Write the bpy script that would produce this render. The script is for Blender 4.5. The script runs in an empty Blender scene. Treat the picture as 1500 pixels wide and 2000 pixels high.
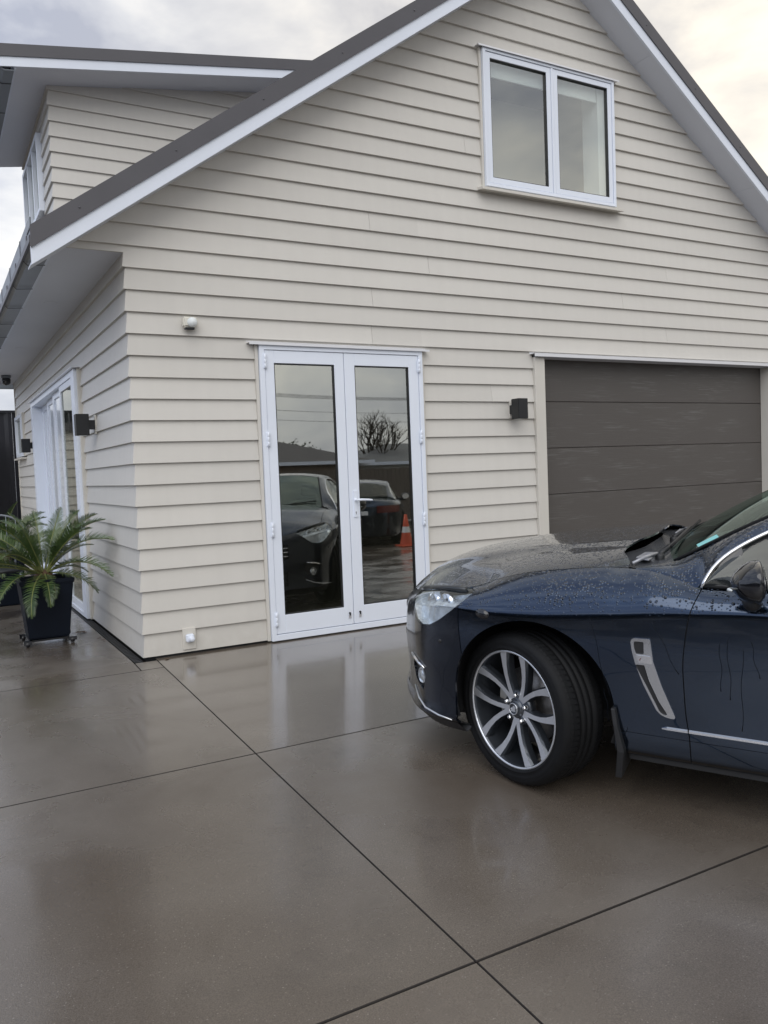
import bpy, bmesh, math, random
import numpy as np
from mathutils import Matrix, Vector
random.seed(7); np.random.seed(7)
PI = math.pi
sc = bpy.context.scene
C = sc.collection

# ------------------------------------------------------------------ camera
CX, CY, CZ = -1.24993, -5.80543, 1.23878
YAW, PITCH, ROLL, FPX = 0.506903, -0.0512365, -0.0388148, 1597.85
ca, sa = math.cos(YAW), math.sin(YAW)
fw = Vector((sa*math.cos(PITCH), ca*math.cos(PITCH), math.sin(PITCH)))
rt = Vector((ca, -sa, 0)); up = rt.cross(fw)
rt2 = rt*math.cos(ROLL)+up*math.sin(ROLL); up2 = up*math.cos(ROLL)-rt*math.sin(ROLL)
cam_d = bpy.data.cameras.new('camera'); cam = bpy.data.objects.new('camera', cam_d); C.objects.link(cam)
cam.matrix_world = Matrix(((rt2.x, up2.x, -fw.x, CX), (rt2.y, up2.y, -fw.y, CY), (rt2.z, up2.z, -fw.z, CZ), (0, 0, 0, 1)))
cam_d.sensor_fit = 'VERTICAL'; cam_d.sensor_height = 36; cam_d.sensor_width = 27
cam_d.lens = FPX/2000*36; cam_d.clip_start = .05; cam_d.clip_end = 900
sc.camera = cam

# ------------------------------------------------------------------ world, sun, exposure
SUN_AZ, SUN_EL = math.radians(215), math.radians(42)      # compass style: 0 = +y, clockwise
W = bpy.data.worlds.new('World'); sc.world = W; W.use_nodes = True
nt = W.node_tree; nt.nodes.clear()
def wn(t, **k):
    n = nt.nodes.new(t)
    for a, b in k.items(): setattr(n, a, b)
    return n
out = wn('ShaderNodeOutputWorld'); bg = wn('ShaderNodeBackground'); bgc = wn('ShaderNodeBackground'); mixs = wn('ShaderNodeMixShader')
sky = wn('ShaderNodeTexSky', sky_type='NISHITA', sun_disc=False, sun_elevation=SUN_EL, sun_rotation=SUN_AZ)
nt.links.new(sky.outputs[0], bg.inputs[0]); bg.inputs[1].default_value = .10
tc = wn('ShaderNodeTexCoord'); mp = wn('ShaderNodeMapping'); mp.inputs['Scale'].default_value = (1, 1, 1.9)
nt.links.new(tc.outputs['Generated'], mp.inputs[0])
n1 = wn('ShaderNodeTexNoise'); n1.inputs['Scale'].default_value = 4.2; n1.inputs['Detail'].default_value = 6; n1.inputs['Roughness'].default_value = .52; n1.inputs['Distortion'].default_value = .25
nt.links.new(mp.outputs[0], n1.inputs[0])
cr = wn('ShaderNodeValToRGB'); e = cr.color_ramp.elements
e[0].position = .36; e[0].color = (.44, .46, .53, 1)
e[1].position = .64; e[1].color = (.96, .94, .90, 1)
m = cr.color_ramp.elements.new(.50); m.color = (.68, .69, .72, 1)
nt.links.new(n1.outputs[0], cr.inputs[0])
# broad warm light in the cloud towards the right of the view
dotn = wn('ShaderNodeVectorMath', operation='DOT_PRODUCT'); dotn.inputs[1].default_value = (math.sin(math.radians(75)), math.cos(math.radians(75)), .25)
nt.links.new(tc.outputs['Generated'], dotn.inputs[0])
mr = wn('ShaderNodeMapRange'); mr.inputs[1].default_value = .35; mr.inputs[2].default_value = 1.0; mr.interpolation_type = 'SMOOTHSTEP'
nt.links.new(dotn.outputs['Value'], mr.inputs[0])
mc = wn('ShaderNodeMix', data_type='RGBA', blend_type='MULTIPLY'); mc.inputs[7].default_value = (1.12, 1.045, .925, 1)
nt.links.new(mr.outputs[0], mc.inputs[0]); nt.links.new(cr.outputs[0], mc.inputs[6])
dot2 = wn('ShaderNodeVectorMath', operation='DOT_PRODUCT'); dot2.inputs[1].default_value = (-.93, .2, .3)
nt.links.new(tc.outputs['Generated'], dot2.inputs[0])
mr2 = wn('ShaderNodeMapRange'); mr2.inputs[1].default_value = .0; mr2.inputs[2].default_value = .9; mr2.interpolation_type = 'SMOOTHSTEP'
nt.links.new(dot2.outputs['Value'], mr2.inputs[0])
mc2 = wn('ShaderNodeMix', data_type='RGBA', blend_type='MULTIPLY'); mc2.inputs[7].default_value = (.88, .97, 1.16, 1)
nt.links.new(mr2.outputs[0], mc2.inputs[0]); nt.links.new(mc.outputs[2], mc2.inputs[6])
nt.links.new(mc2.outputs[2], bgc.inputs[0]); bgc.inputs[1].default_value = 1.0
mixs.inputs[0].default_value = .93
nt.links.new(bg.outputs[0], mixs.inputs[1]); nt.links.new(bgc.outputs[0], mixs.inputs[2]); nt.links.new(mixs.outputs[0], out.inputs[0])

sd = bpy.data.lights.new('sun', 'SUN'); sun = bpy.data.objects.new('sun', sd); C.objects.link(sun)
sd.energy = 1.25; sd.angle = math.radians(60); sd.color = (1, .965, .91)
sdir = Vector((math.sin(SUN_AZ)*math.cos(SUN_EL), math.cos(SUN_AZ)*math.cos(SUN_EL), math.sin(SUN_EL)))
sun.rotation_euler = sdir.to_track_quat('Z', 'Y').to_euler()
sc.view_settings.view_transform = 'Standard'; sc.view_settings.look = 'None'; sc.view_settings.gamma = 1
sc.view_settings.exposure = 0.28; sc.view_settings.use_curve_mapping = False
sc.render.engine = 'CYCLES'
sc.cycles.max_bounces = 8; sc.cycles.glossy_bounces = 5; sc.cycles.transparent_max_bounces = 16

# ------------------------------------------------------------------ materials
def mat(name, col, rough=.5, metal=0., coat=0., coat_rough=.05, spec=.5, noise=None, bump=None, emit=None):
    """noise=(scale, amount[, stretch]) varies the colour, bump=(scale, strength[, stretch])"""
    m = bpy.data.materials.new(name); m.use_nodes = True
    t = m.node_tree; b = t.nodes['Principled BSDF']
    b.inputs['Base Color'].default_value = (*col, 1); b.inputs['Roughness'].default_value = rough
    b.inputs['Metallic'].default_value = metal; b.inputs['Coat Weight'].default_value = coat
    b.inputs['Coat Roughness'].default_value = coat_rough; b.inputs['Specular IOR Level'].default_value = spec
    co = t.nodes.new('ShaderNodeTexCoord')
    if name == 'board_paint': pass
    def nz(s, st, det=5):
        mp = t.nodes.new('ShaderNodeMapping'); mp.inputs['Scale'].default_value = st
        t.links.new(co.outputs['Object'], mp.inputs[0])
        n = t.nodes.new('ShaderNodeTexNoise'); n.inputs['Scale'].default_value = s; n.inputs['Detail'].default_value = det
        t.links.new(mp.outputs[0], n.inputs[0]); return n
    if noise:
        n = nz(noise[0], noise[2] if len(noise) > 2 else (1, 1, 1))
        r = t.nodes.new('ShaderNodeMapRange'); r.inputs[1].default_value = .25; r.inputs[2].default_value = .75
        r.inputs[3].default_value = 1-noise[1]; r.inputs[4].default_value = 1+noise[1]
        t.links.new(n.outputs[0], r.inputs[0])
        x = t.nodes.new('ShaderNodeVectorMath'); x.operation = 'SCALE'; x.inputs[0].default_value = col
        t.links.new(r.outputs[0], x.inputs['Scale']); t.links.new(x.outputs[0], b.inputs['Base Color'])
    if bump:
        n = nz(bump[0], bump[2] if len(bump) > 2 else (1, 1, 1))
        bp = t.nodes.new('ShaderNodeBump'); bp.inputs['Strength'].default_value = bump[1]; bp.inputs['Distance'].default_value = .01
        t.links.new(n.outputs[0], bp.inputs['Height']); t.links.new(bp.outputs[0], b.inputs['Normal'])
    return m
M = {}
M['board'] = mat('board_paint', (.625, .605, .562), .5, noise=(1.4, .03, (.6, 1, 2.2)), bump=(260, .05, (.3, 1, 1)))
M['board_trim'] = mat('trim_paint', (.64, .615, .56), .5, noise=(3, .03))
M['groove'] = mat('sheathing', (.10, .085, .075), .9)
M['white'] = mat('white_aluminium', (.79, .84, .93), .32, noise=(2, .02))
M['whitewood'] = mat('barge_paint', (.76, .81, .90), .5, noise=(2.5, .04), bump=(30, .04))
M['flash'] = mat('flashing_metal', (.78, .78, .80), .3, .6)
M['soffit'] = mat('soffit_paint', (.70, .73, .80), .6, noise=(1.2, .04))
M['roof'] = mat('roof_steel', (.088, .086, .095), .42, noise=(4, .06))
M['frost'] = mat('frosted_pane', (.66, .71, .78), .25, coat=.5)
M['gutter'] = mat('gutter_steel', (.17, .19, .215), .35, noise=(4, .08))
M['sensor'] = mat('sensor_plastic', (.72, .70, .62), .4)
M['black'] = mat('black_powdercoat', (.012, .013, .015), .42, bump=(90, .05))
M['pot'] = mat('pot_glaze', (.003, .006, .013), .6, spec=.2, noise=(5, .2), bump=(40, .05))
M['rubber'] = mat('rubber', (.0045, .005, .006), .7, spec=.3, noise=(20, .25), bump=(120, .08))
M['plastic'] = mat('dark_plastic', (.018, .019, .021), .5, bump=(80, .06))
M['gloss_black'] = mat('gloss_black', (.006, .007, .010), .12, coat=.6)
M['chrome'] = mat('chrome', (.82, .83, .85), .14, 1.)
M['silver'] = mat('machined_silver', (.70, .72, .75), .38, .85, noise=(30, .06))
M['rimdark'] = mat('rim_grey', (.075, .085, .10), .32, .7, coat=.4, noise=(12, .15))
M['steel'] = mat('brake_steel', (.22, .21, .20), .42, .85, noise=(40, .2))
M['caliper'] = mat('caliper', (.50, .49, .46), .5, .1, noise=(20, .12))
M['seat'] = mat('seat_leather', (.03, .03, .032), .6)
M['interior'] = mat('room_wall', (.66, .65, .62), .8)
M['blind'] = mat('blind_fabric', (.80, .84, .84), .7, noise=(60, .03, (1, 1, .1)))
M['drain'] = mat('drain_grate', (.018, .019, .021), .45, noise=(20, .3))
M['leafdry'] = mat('dry_leaf', (.10, .055, .025), .6, noise=(40, .3))
M['fence'] = mat('fence_steel', (.025, .027, .037), .5, noise=(3, .12))
M['soil'] = mat('soil', (.03, .022, .016), .95, noise=(60, .4), bump=(60, .6))
M['caudex'] = mat('caudex', (.10, .058, .032), .85, noise=(50, .4), bump=(60, .7))
M['rachis'] = mat('frond_stem', (.17, .19, .06), .5, noise=(20, .15))
M['sticker'] = mat('label_cyan', (.25, .62, .62), .5)
M['red'] = mat('red_lens', (.10, .008, .008), .25)
M['cone'] = mat('cone_orange', (.60, .085, .03), .5)
M['conewhite'] = mat('cone_band', (.8, .8, .78), .5)
M['brick'] = mat('house_brick', (.28, .22, .17), .8, noise=(5, .15))
M['tile'] = mat('tile_roof', (.07, .065, .065), .6, noise=(3, .2))
M['tile_b'] = mat('tile_roof_grey', (.13, .135, .14), .6, noise=(3, .2))
M['bark'] = mat('bark', (.06, .045, .035), .9, noise=(8, .3))
M['pole'] = mat('pole_wood', (.14, .11, .09), .85, noise=(6, .2))
M['wire'] = mat('wire', (.01, .01, .01), .6)
M['timber'] = mat('fence_timber', (.12, .10, .085), .8, noise=(3, .2, (6, 6, .5)))

def leafmat(name, a, b, rough=.38):
    m = bpy.data.materials.new(name); m.use_nodes = True; t = m.node_tree; p = t.nodes['Principled BSDF']
    oi = t.nodes.new('ShaderNodeTexCoord'); n = t.nodes.new('ShaderNodeTexNoise'); n.inputs['Scale'].default_value = 7
    t.links.new(oi.outputs['Object'], n.inputs[0])
    r = t.nodes.new('ShaderNodeValToRGB'); r.color_ramp.elements[0].position = .32; r.color_ramp.elements[1].position = .68
    r.color_ramp.elements[0].color = (*a, 1); r.color_ramp.elements[1].color = (*b, 1)
    t.links.new(n.outputs[0], r.inputs[0]); t.links.new(r.outputs[0], p.inputs['Base Color'])
    p.inputs['Roughness'].default_value = rough; p.inputs['Coat Weight'].default_value = .3; p.inputs['Coat Roughness'].default_value = .25
    return m
M['frond'] = leafmat('frond_green', (.026, .058, .020), (.085, .135, .032))
M['foliage'] = leafmat('tree_green', (.020, .036, .014), (.05, .075, .025), .6)

# glass: reflecting pane over a tinted see-through
def glass(name, tint, ior=1.5, rough=0., refl=(.93, .94, .88)):
    m = bpy.data.materials.new(name); m.use_nodes = True; t = m.node_tree; t.nodes.clear()
    o = t.nodes.new('ShaderNodeOutputMaterial'); mx = t.nodes.new('ShaderNodeMixShader')
    tr = t.nodes.new('ShaderNodeBsdfTransparent'); tr.inputs[0].default_value = (*tint, 1)
    gl = t.nodes.new('ShaderNodeBsdfAnisotropic') if False else t.nodes.new('ShaderNodeBsdfGlossy'); gl.inputs['Roughness'].default_value = rough
    gl.inputs[0].default_value = (*refl, 1)
    f = t.nodes.new('ShaderNodeFresnel'); f.inputs['IOR'].default_value = ior
    ge = t.nodes.new('ShaderNodeNewGeometry'); mm = t.nodes.new('ShaderNodeMath'); mm.operation = 'SUBTRACT'; mm.inputs[0].default_value = 1; t.links.new(ge.outputs['Backfacing'], mm.inputs[1])
    m2 = t.nodes.new('ShaderNodeMath'); m2.operation = 'MULTIPLY'; t.links.new(f.outputs[0], m2.inputs[0]); t.links.new(mm.outputs[0], m2.inputs[1])
    t.links.new(m2.outputs[0], mx.inputs[0]); t.links.new(tr.outputs[0], mx.inputs[1]); t.links.new(gl.outputs[0], mx.inputs[2])
    t.links.new(mx.outputs[0], o.inputs[0]); return m
M['glass'] = glass('house_glass', (.57, .58, .54), 4.8, .012)
M['glass_up'] = glass('upper_glass', (.93, .95, .94), 4.0)
M['car_glass'] = glass('car_glass', (.55, .68, .62), 2.3, refl=(.78, .92, .86))
M['side_glass'] = glass('side_glass', (.30, .33, .35), 1.75)
M['lens'] = glass('lamp_lens', (.92, .95, .97), 1.55)

# paint of the car: dark metallic blue, clear coat, rain beads
def carpaint(name, base, metal=1., coatw=1.):
    m = bpy.data.materials.new(name); m.use_nodes = True; t = m.node_tree; b = t.nodes['Principled BSDF']
    b.inputs['Base Color'].default_value = (*base, 1); b.inputs['Metallic'].default_value = metal; b.inputs['Roughness'].default_value = .17
    b.inputs['Coat Weight'].default_value = coatw; b.inputs['Coat Roughness'].default_value = .03; b.inputs['Coat IOR'].default_value = 1.5
    co = t.nodes.new('ShaderNodeTexCoord')
    v = t.nodes.new('ShaderNodeTexVoronoi'); v.inputs['Scale'].default_value = 92; v.inputs['Randomness'].default_value = 1
    t.links.new(co.outputs['Object'], v.inputs[0])
    n = t.nodes.new('ShaderNodeTexNoise'); n.inputs['Scale'].default_value = 3.0; n.inputs['Detail'].default_value = 3
    t.links.new(co.outputs['Object'], n.inputs[0])
    # bead radius differs from cell to cell and from area to area; none on steep lower panels
    sep = t.nodes.new('ShaderNodeSeparateColor'); t.links.new(v.outputs['Color'], sep.inputs[0])
    geo = t.nodes.new('ShaderNodeNewGeometry'); sz = t.nodes.new('ShaderNodeSeparateXYZ'); t.links.new(geo.outputs['True Normal'], sz.inputs[0])
    up_ = t.nodes.new('ShaderNodeMapRange'); up_.inputs[1].default_value = -.05; up_.inputs[2].default_value = .55; up_.inputs[3].default_value = .10; up_.inputs[4].default_value = 1
    t.links.new(sz.outputs[2], up_.inputs[0])
    r1 = t.nodes.new('ShaderNodeMath'); r1.operation = 'MULTIPLY'; t.links.new(sep.outputs[0], r1.inputs[0]); t.links.new(up_.outputs[0], r1.inputs[1])
    r2 = t.nodes.new('ShaderNodeMath'); r2.operation = 'MULTIPLY'; t.links.new(r1.outputs[0], r2.inputs[0]); t.links.new(n.outputs[0], r2.inputs[1])
    r3 = t.nodes.new('ShaderNodeMath'); r3.operation = 'MULTIPLY'; t.links.new(r2.outputs[0], r3.inputs[0]); r3.inputs[1].default_value = 1.4
    sb = t.nodes.new('ShaderNodeMath'); sb.operation = 'SUBTRACT'; t.links.new(r3.outputs[0], sb.inputs[0]); t.links.new(v.outputs['Distance'], sb.inputs[1])
    mx = t.nodes.new('ShaderNodeMath'); mx.operation = 'MAXIMUM'; t.links.new(sb.outputs[0], mx.inputs[0]); mx.inputs[1].default_value = 0
    bp = t.nodes.new('ShaderNodeBump'); bp.inputs['Strength'].default_value = .75; bp.inputs['Distance'].default_value = .012
    t.links.new(mx.outputs[0], bp.inputs['Height']); t.links.new(bp.outputs[0], b.inputs['Coat Normal']); t.links.new(bp.outputs[0], b.inputs['Normal'])
    return m
M['paint'] = carpaint('navy_paint', (.025, .043, .077))
M['paint_darkened'] = carpaint('navy_paint_darkened', (.007, .011, .020), .5, .45)  # bumper copy of the navy, dark reflections and black plastic put into its colour

# wet exposed-aggregate concrete
def concrete(name, wet):
    m = bpy.data.materials.new(name); m.use_nodes = True; t = m.node_tree; b = t.nodes['Principled BSDF']
    co = t.nodes.new('ShaderNodeTexCoord'); oi = t.nodes.new('ShaderNodeObjectInfo')
    big = t.nodes.new('ShaderNodeTexNoise'); big.inputs['Scale'].default_value = .55; big.inputs['Detail'].default_value = 5; big.inputs['Roughness'].default_value = .55
    t.links.new(co.outputs['Object'], big.inputs[0])
    mid = t.nodes.new('ShaderNodeTexNoise'); mid.inputs['Scale'].default_value = 1.5; mid.inputs['Detail'].default_value = 6; mid.inputs['Distortion'].default_value = .4
    t.links.new(co.outputs['Object'], mid.inputs[0])
    fine = t.nodes.new('ShaderNodeTexNoise'); fine.inputs['Scale'].default_value = 230; fine.inputs['Detail'].default_value = 2
    t.links.new(co.outputs['Object'], fine.inputs[0])
    vo = t.nodes.new('ShaderNodeTexVoronoi'); vo.inputs['Scale'].default_value = 130
    t.links.new(co.outputs['Object'], vo.inputs[0])
    cr = t.nodes.new('ShaderNodeValToRGB'); el = cr.color_ramp.elements
    el[0].position = .34; el[0].color = (.092, .073, .056, 1); el[1].position = .66; el[1].color = (.160, .139, .116, 1)
    t.links.new(big.outputs[0], cr.inputs[0])
    # pale grains of the aggregate
    sp = t.nodes.new('ShaderNodeSeparateColor'); t.links.new(vo.outputs['Color'], sp.inputs[0])
    gt = t.nodes.new('ShaderNodeMapRange'); gt.inputs[1].default_value = .86; gt.inputs[2].default_value = 1; gt.inputs[4].default_value = .36
    t.links.new(sp.outputs[1], gt.inputs[0])
    dd = t.nodes.new('ShaderNodeMapRange'); dd.inputs[1].default_value = .42; dd.inputs[2].default_value = .18
    t.links.new(vo.outputs['Distance'], dd.inputs[0])
    mu = t.nodes.new('ShaderNodeMath'); mu.operation = 'MULTIPLY'; t.links.new(gt.outputs[0], mu.inputs[0]); t.links.new(dd.outputs[0], mu.inputs[1])
    m1 = t.nodes.new('ShaderNodeMix'); m1.data_type = 'RGBA'; m1.inputs[7].default_value = (.36, .33, .29, 1)
    t.links.new(mu.outputs[0], m1.inputs[0]); t.links.new(cr.outputs[0], m1.inputs[6])
    m2 = t.nodes.new('ShaderNodeMix'); m2.data_type = 'RGBA'; m2.blend_type = 'MULTIPLY'; m2.inputs[0].default_value = 1
    fr = t.nodes.new('ShaderNodeMapRange'); fr.inputs[1].default_value = .3; fr.inputs[2].default_value = .7; fr.inputs[3].default_value = .78; fr.inputs[4].default_value = 1.22
    t.links.new(fine.outputs[0], fr.inputs[0]); t.links.new(m1.outputs[2], m2.inputs[6]); t.links.new(fr.outputs[0], m2.inputs[7])
    st = t.nodes.new('ShaderNodeTexNoise'); st.inputs['Scale'].default_value = 1.9; st.inputs['Detail'].default_value = 8; st.inputs['Roughness'].default_value = .65; t.links.new(co.outputs['Object'], st.inputs[0])
    sr = t.nodes.new('ShaderNodeMapRange'); sr.inputs[1].default_value = .56; sr.inputs[2].default_value = .72; sr.inputs[3].default_value = 1; sr.inputs[4].default_value = .80; t.links.new(st.outputs[0], sr.inputs[0])
    ps = t.nodes.new('ShaderNodeMapRange'); ps.inputs[3].default_value = .93; ps.inputs[4].default_value = 1.07; t.links.new(oi.outputs['Random'], ps.inputs[0])
    pm = t.nodes.new('ShaderNodeMath'); pm.operation = 'MULTIPLY'; t.links.new(sr.outputs[0], pm.inputs[0]); t.links.new(ps.outputs[0], pm.inputs[1])
    m3 = t.nodes.new('ShaderNodeVectorMath'); m3.operation = 'SCALE'; t.links.new(m2.outputs[2], m3.inputs[0]); t.links.new(pm.outputs[0], m3.inputs['Scale'])
    t.links.new(m3.outputs[0], b.inputs['Base Color'])
    # the film of water: smooth where it stands, rough where it has drained
    rr = t.nodes.new('ShaderNodeMapRange'); rr.inputs[1].default_value = .36; rr.inputs[2].default_value = .66
    rr.inputs[3].default_value, rr.inputs[4].default_value = ((.07, .16) if wet else (.09, .42))
    mx_ = t.nodes.new('ShaderNodeMath'); mx_.operation = 'MULTIPLY_ADD'; mx_.inputs[1].default_value = .55; t.links.new(mid.outputs[0], mx_.inputs[0])
    lo = t.nodes.new('ShaderNodeTexNoise'); lo.inputs['Scale'].default_value = .75; lo.inputs['Detail'].default_value = 7; lo.inputs['Roughness'].default_value = .6; lo.inputs['Distortion'].default_value = .6
    lm = t.nodes.new('ShaderNodeVectorMath'); lm.operation = 'ADD'; lm.inputs[1].default_value = (3.7, 8.2, 0); t.links.new(co.outputs['Object'], lm.inputs[0]); t.links.new(lm.outputs[0], lo.inputs[0])
    l2 = t.nodes.new('ShaderNodeMath'); l2.operation = 'MULTIPLY'; l2.inputs[1].default_value = .45; t.links.new(lo.outputs[0], l2.inputs[0]); t.links.new(l2.outputs[0], mx_.inputs[2])
    t.links.new(mx_.outputs[0], rr.inputs[0]); t.links.new(rr.outputs[0], b.inputs['Roughness'])
    rr.inputs[1].default_value = .42; rr.inputs[2].default_value = .60
    b.inputs['Specular IOR Level'].default_value = .8 if wet else .5
    if wet:
        b.inputs['Coat Weight'].default_value = .55; b.inputs['Coat Roughness'].default_value = .09
    else:
        b.inputs['Coat Weight'].default_value = .85; b.inputs['Coat Roughness'].default_value = .2
        t.links.new(rr.outputs[0], b.inputs['Coat Roughness'])
    bp = t.nodes.new('ShaderNodeBump'); bp.inputs['Strength'].default_value = .10 if wet else .22; bp.inputs['Distance'].default_value = .004
    t.links.new(fine.outputs[0], bp.inputs['Height'])
    bp2 = t.nodes.new('ShaderNodeBump'); bp2.inputs['Strength'].default_value = .10; bp2.inputs['Distance'].default_value = .02
    t.links.new(mid.outputs[0], bp2.inputs['Height']); t.links.new(bp.outputs[0], bp2.inputs['Normal']); t.links.new(bp2.outputs[0], b.inputs['Normal'])
    return m
M['slab'] = concrete('wet_concrete', False); M['slab_wet'] = concrete('puddled_concrete', True)
M['joint'] = mat('joint_filler', (.022, .018, .016), .7)
M['asphalt'] = mat('wet_asphalt', (.05, .05, .05), .4, noise=(3, .2), bump=(200, .2))

# garage door: embossed wood grain sheet with pale rubbed streaks
def garagemat():
    m = mat('garage_steel', (.088, .080, .074), .5); t = m.node_tree; b = t.nodes['Principled BSDF']
    co = t.nodes.new('ShaderNodeTexCoord'); mp = t.nodes.new('ShaderNodeMapping'); mp.inputs['Scale'].default_value = (1.2, 1, 26)
    t.links.new(co.outputs['Object'], mp.inputs[0])
    n = t.nodes.new('ShaderNodeTexNoise'); n.inputs['Scale'].default_value = 4.2; n.inputs['Detail'].default_value = 6; n.inputs['Distortion'].default_value = .5
    t.links.new(mp.outputs[0], n.inputs[0])
    mp2 = t.nodes.new('ShaderNodeMapping'); mp2.inputs['Scale'].default_value = (1, 1, 3.5); t.links.new(co.outputs['Object'], mp2.inputs[0])
    n2 = t.nodes.new('ShaderNodeTexNoise'); n2.inputs['Scale'].default_value = 2.3; n2.inputs['Detail'].default_value = 2; t.links.new(mp2.outputs[0], n2.inputs[0])
    a = t.nodes.new('ShaderNodeMapRange'); a.inputs[1].default_value = .50; a.inputs[2].default_value = .72; t.links.new(n.outputs[0], a.inputs[0])
    c = t.nodes.new('ShaderNodeMapRange'); c.inputs[1].default_value = .46; c.inputs[2].default_value = .68; t.links.new(n2.outputs[0], c.inputs[0])
    mu = t.nodes.new('ShaderNodeMath'); mu.operation = 'MULTIPLY'; t.links.new(a.outputs[0], mu.inputs[0]); t.links.new(c.outputs[0], mu.inputs[1])
    mx = t.nodes.new('ShaderNodeMix'); mx.data_type = 'RGBA'; mx.inputs[6].default_value = (.088, .080, .074, 1); mx.inputs[7].default_value = (.150, .147, .141, 1)
    t.links.new(mu.outputs[0], mx.inputs[0]); t.links.new(mx.outputs[2], b.inputs['Base Color'])
    bp = t.nodes.new('ShaderNodeBump'); bp.inputs['Strength'].default_value = .25; bp.inputs['Distance'].default_value = .004
    t.links.new(n.outputs[0], bp.inputs['Height']); t.links.new(bp.outputs[0], b.inputs['Normal'])
    return m
M['garage'] = garagemat()

def weathered(m, col):
    # each board a touch different, faint run-down marks and splash dirt near the ground
    t = m.node_tree; b = t.nodes['Principled BSDF']; old = b.inputs['Base Color'].links[0].from_socket
    oi = t.nodes.new('ShaderNodeObjectInfo'); r = t.nodes.new('ShaderNodeMapRange'); r.inputs[3].default_value = .965; r.inputs[4].default_value = 1.03; t.links.new(oi.outputs['Random'], r.inputs[0])
    co = t.nodes.new('ShaderNodeTexCoord'); mp = t.nodes.new('ShaderNodeMapping'); mp.inputs['Scale'].default_value = (9, 9, .35); t.links.new(co.outputs['Object'], mp.inputs[0])
    n = t.nodes.new('ShaderNodeTexNoise'); n.inputs['Scale'].default_value = 1.6; n.inputs['Detail'].default_value = 6; t.links.new(mp.outputs[0], n.inputs[0])
    r2 = t.nodes.new('ShaderNodeMapRange'); r2.inputs[1].default_value = .3; r2.inputs[2].default_value = .72; r2.inputs[3].default_value = 1.012; r2.inputs[4].default_value = .982; t.links.new(n.outputs[0], r2.inputs[0])
    sz = t.nodes.new('ShaderNodeSeparateXYZ'); t.links.new(co.outputs['Object'], sz.inputs[0])
    n3 = t.nodes.new('ShaderNodeTexNoise'); n3.inputs['Scale'].default_value = 16; n3.inputs['Detail'].default_value = 5; t.links.new(co.outputs['Object'], n3.inputs[0])
    a = t.nodes.new('ShaderNodeMapRange'); a.inputs[1].default_value = .42; a.inputs[2].default_value = 0.; a.inputs[3].default_value = 0; a.inputs[4].default_value = .30; t.links.new(sz.outputs[2], a.inputs[0])
    am = t.nodes.new('ShaderNodeMath'); am.operation = 'MULTIPLY'; t.links.new(a.outputs[0], am.inputs[0]); t.links.new(n3.outputs[0], am.inputs[1])
    m1 = t.nodes.new('ShaderNodeMath'); m1.operation = 'MULTIPLY'; t.links.new(r.outputs[0], m1.inputs[0]); t.links.new(r2.outputs[0], m1.inputs[1])
    v = t.nodes.new('ShaderNodeVectorMath'); v.operation = 'SCALE'; t.links.new(old, v.inputs[0]); t.links.new(m1.outputs[0], v.inputs['Scale'])
    mx = t.nodes.new('ShaderNodeMix'); mx.data_type = 'RGBA'; mx.inputs[7].default_value = (.30, .27, .22, 1); t.links.new(am.outputs[0], mx.inputs[0]); t.links.new(v.outputs[0], mx.inputs[6])
    t.links.new(mx.outputs[2], b.inputs['Base Color'])
weathered(M['board'], None)

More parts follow.
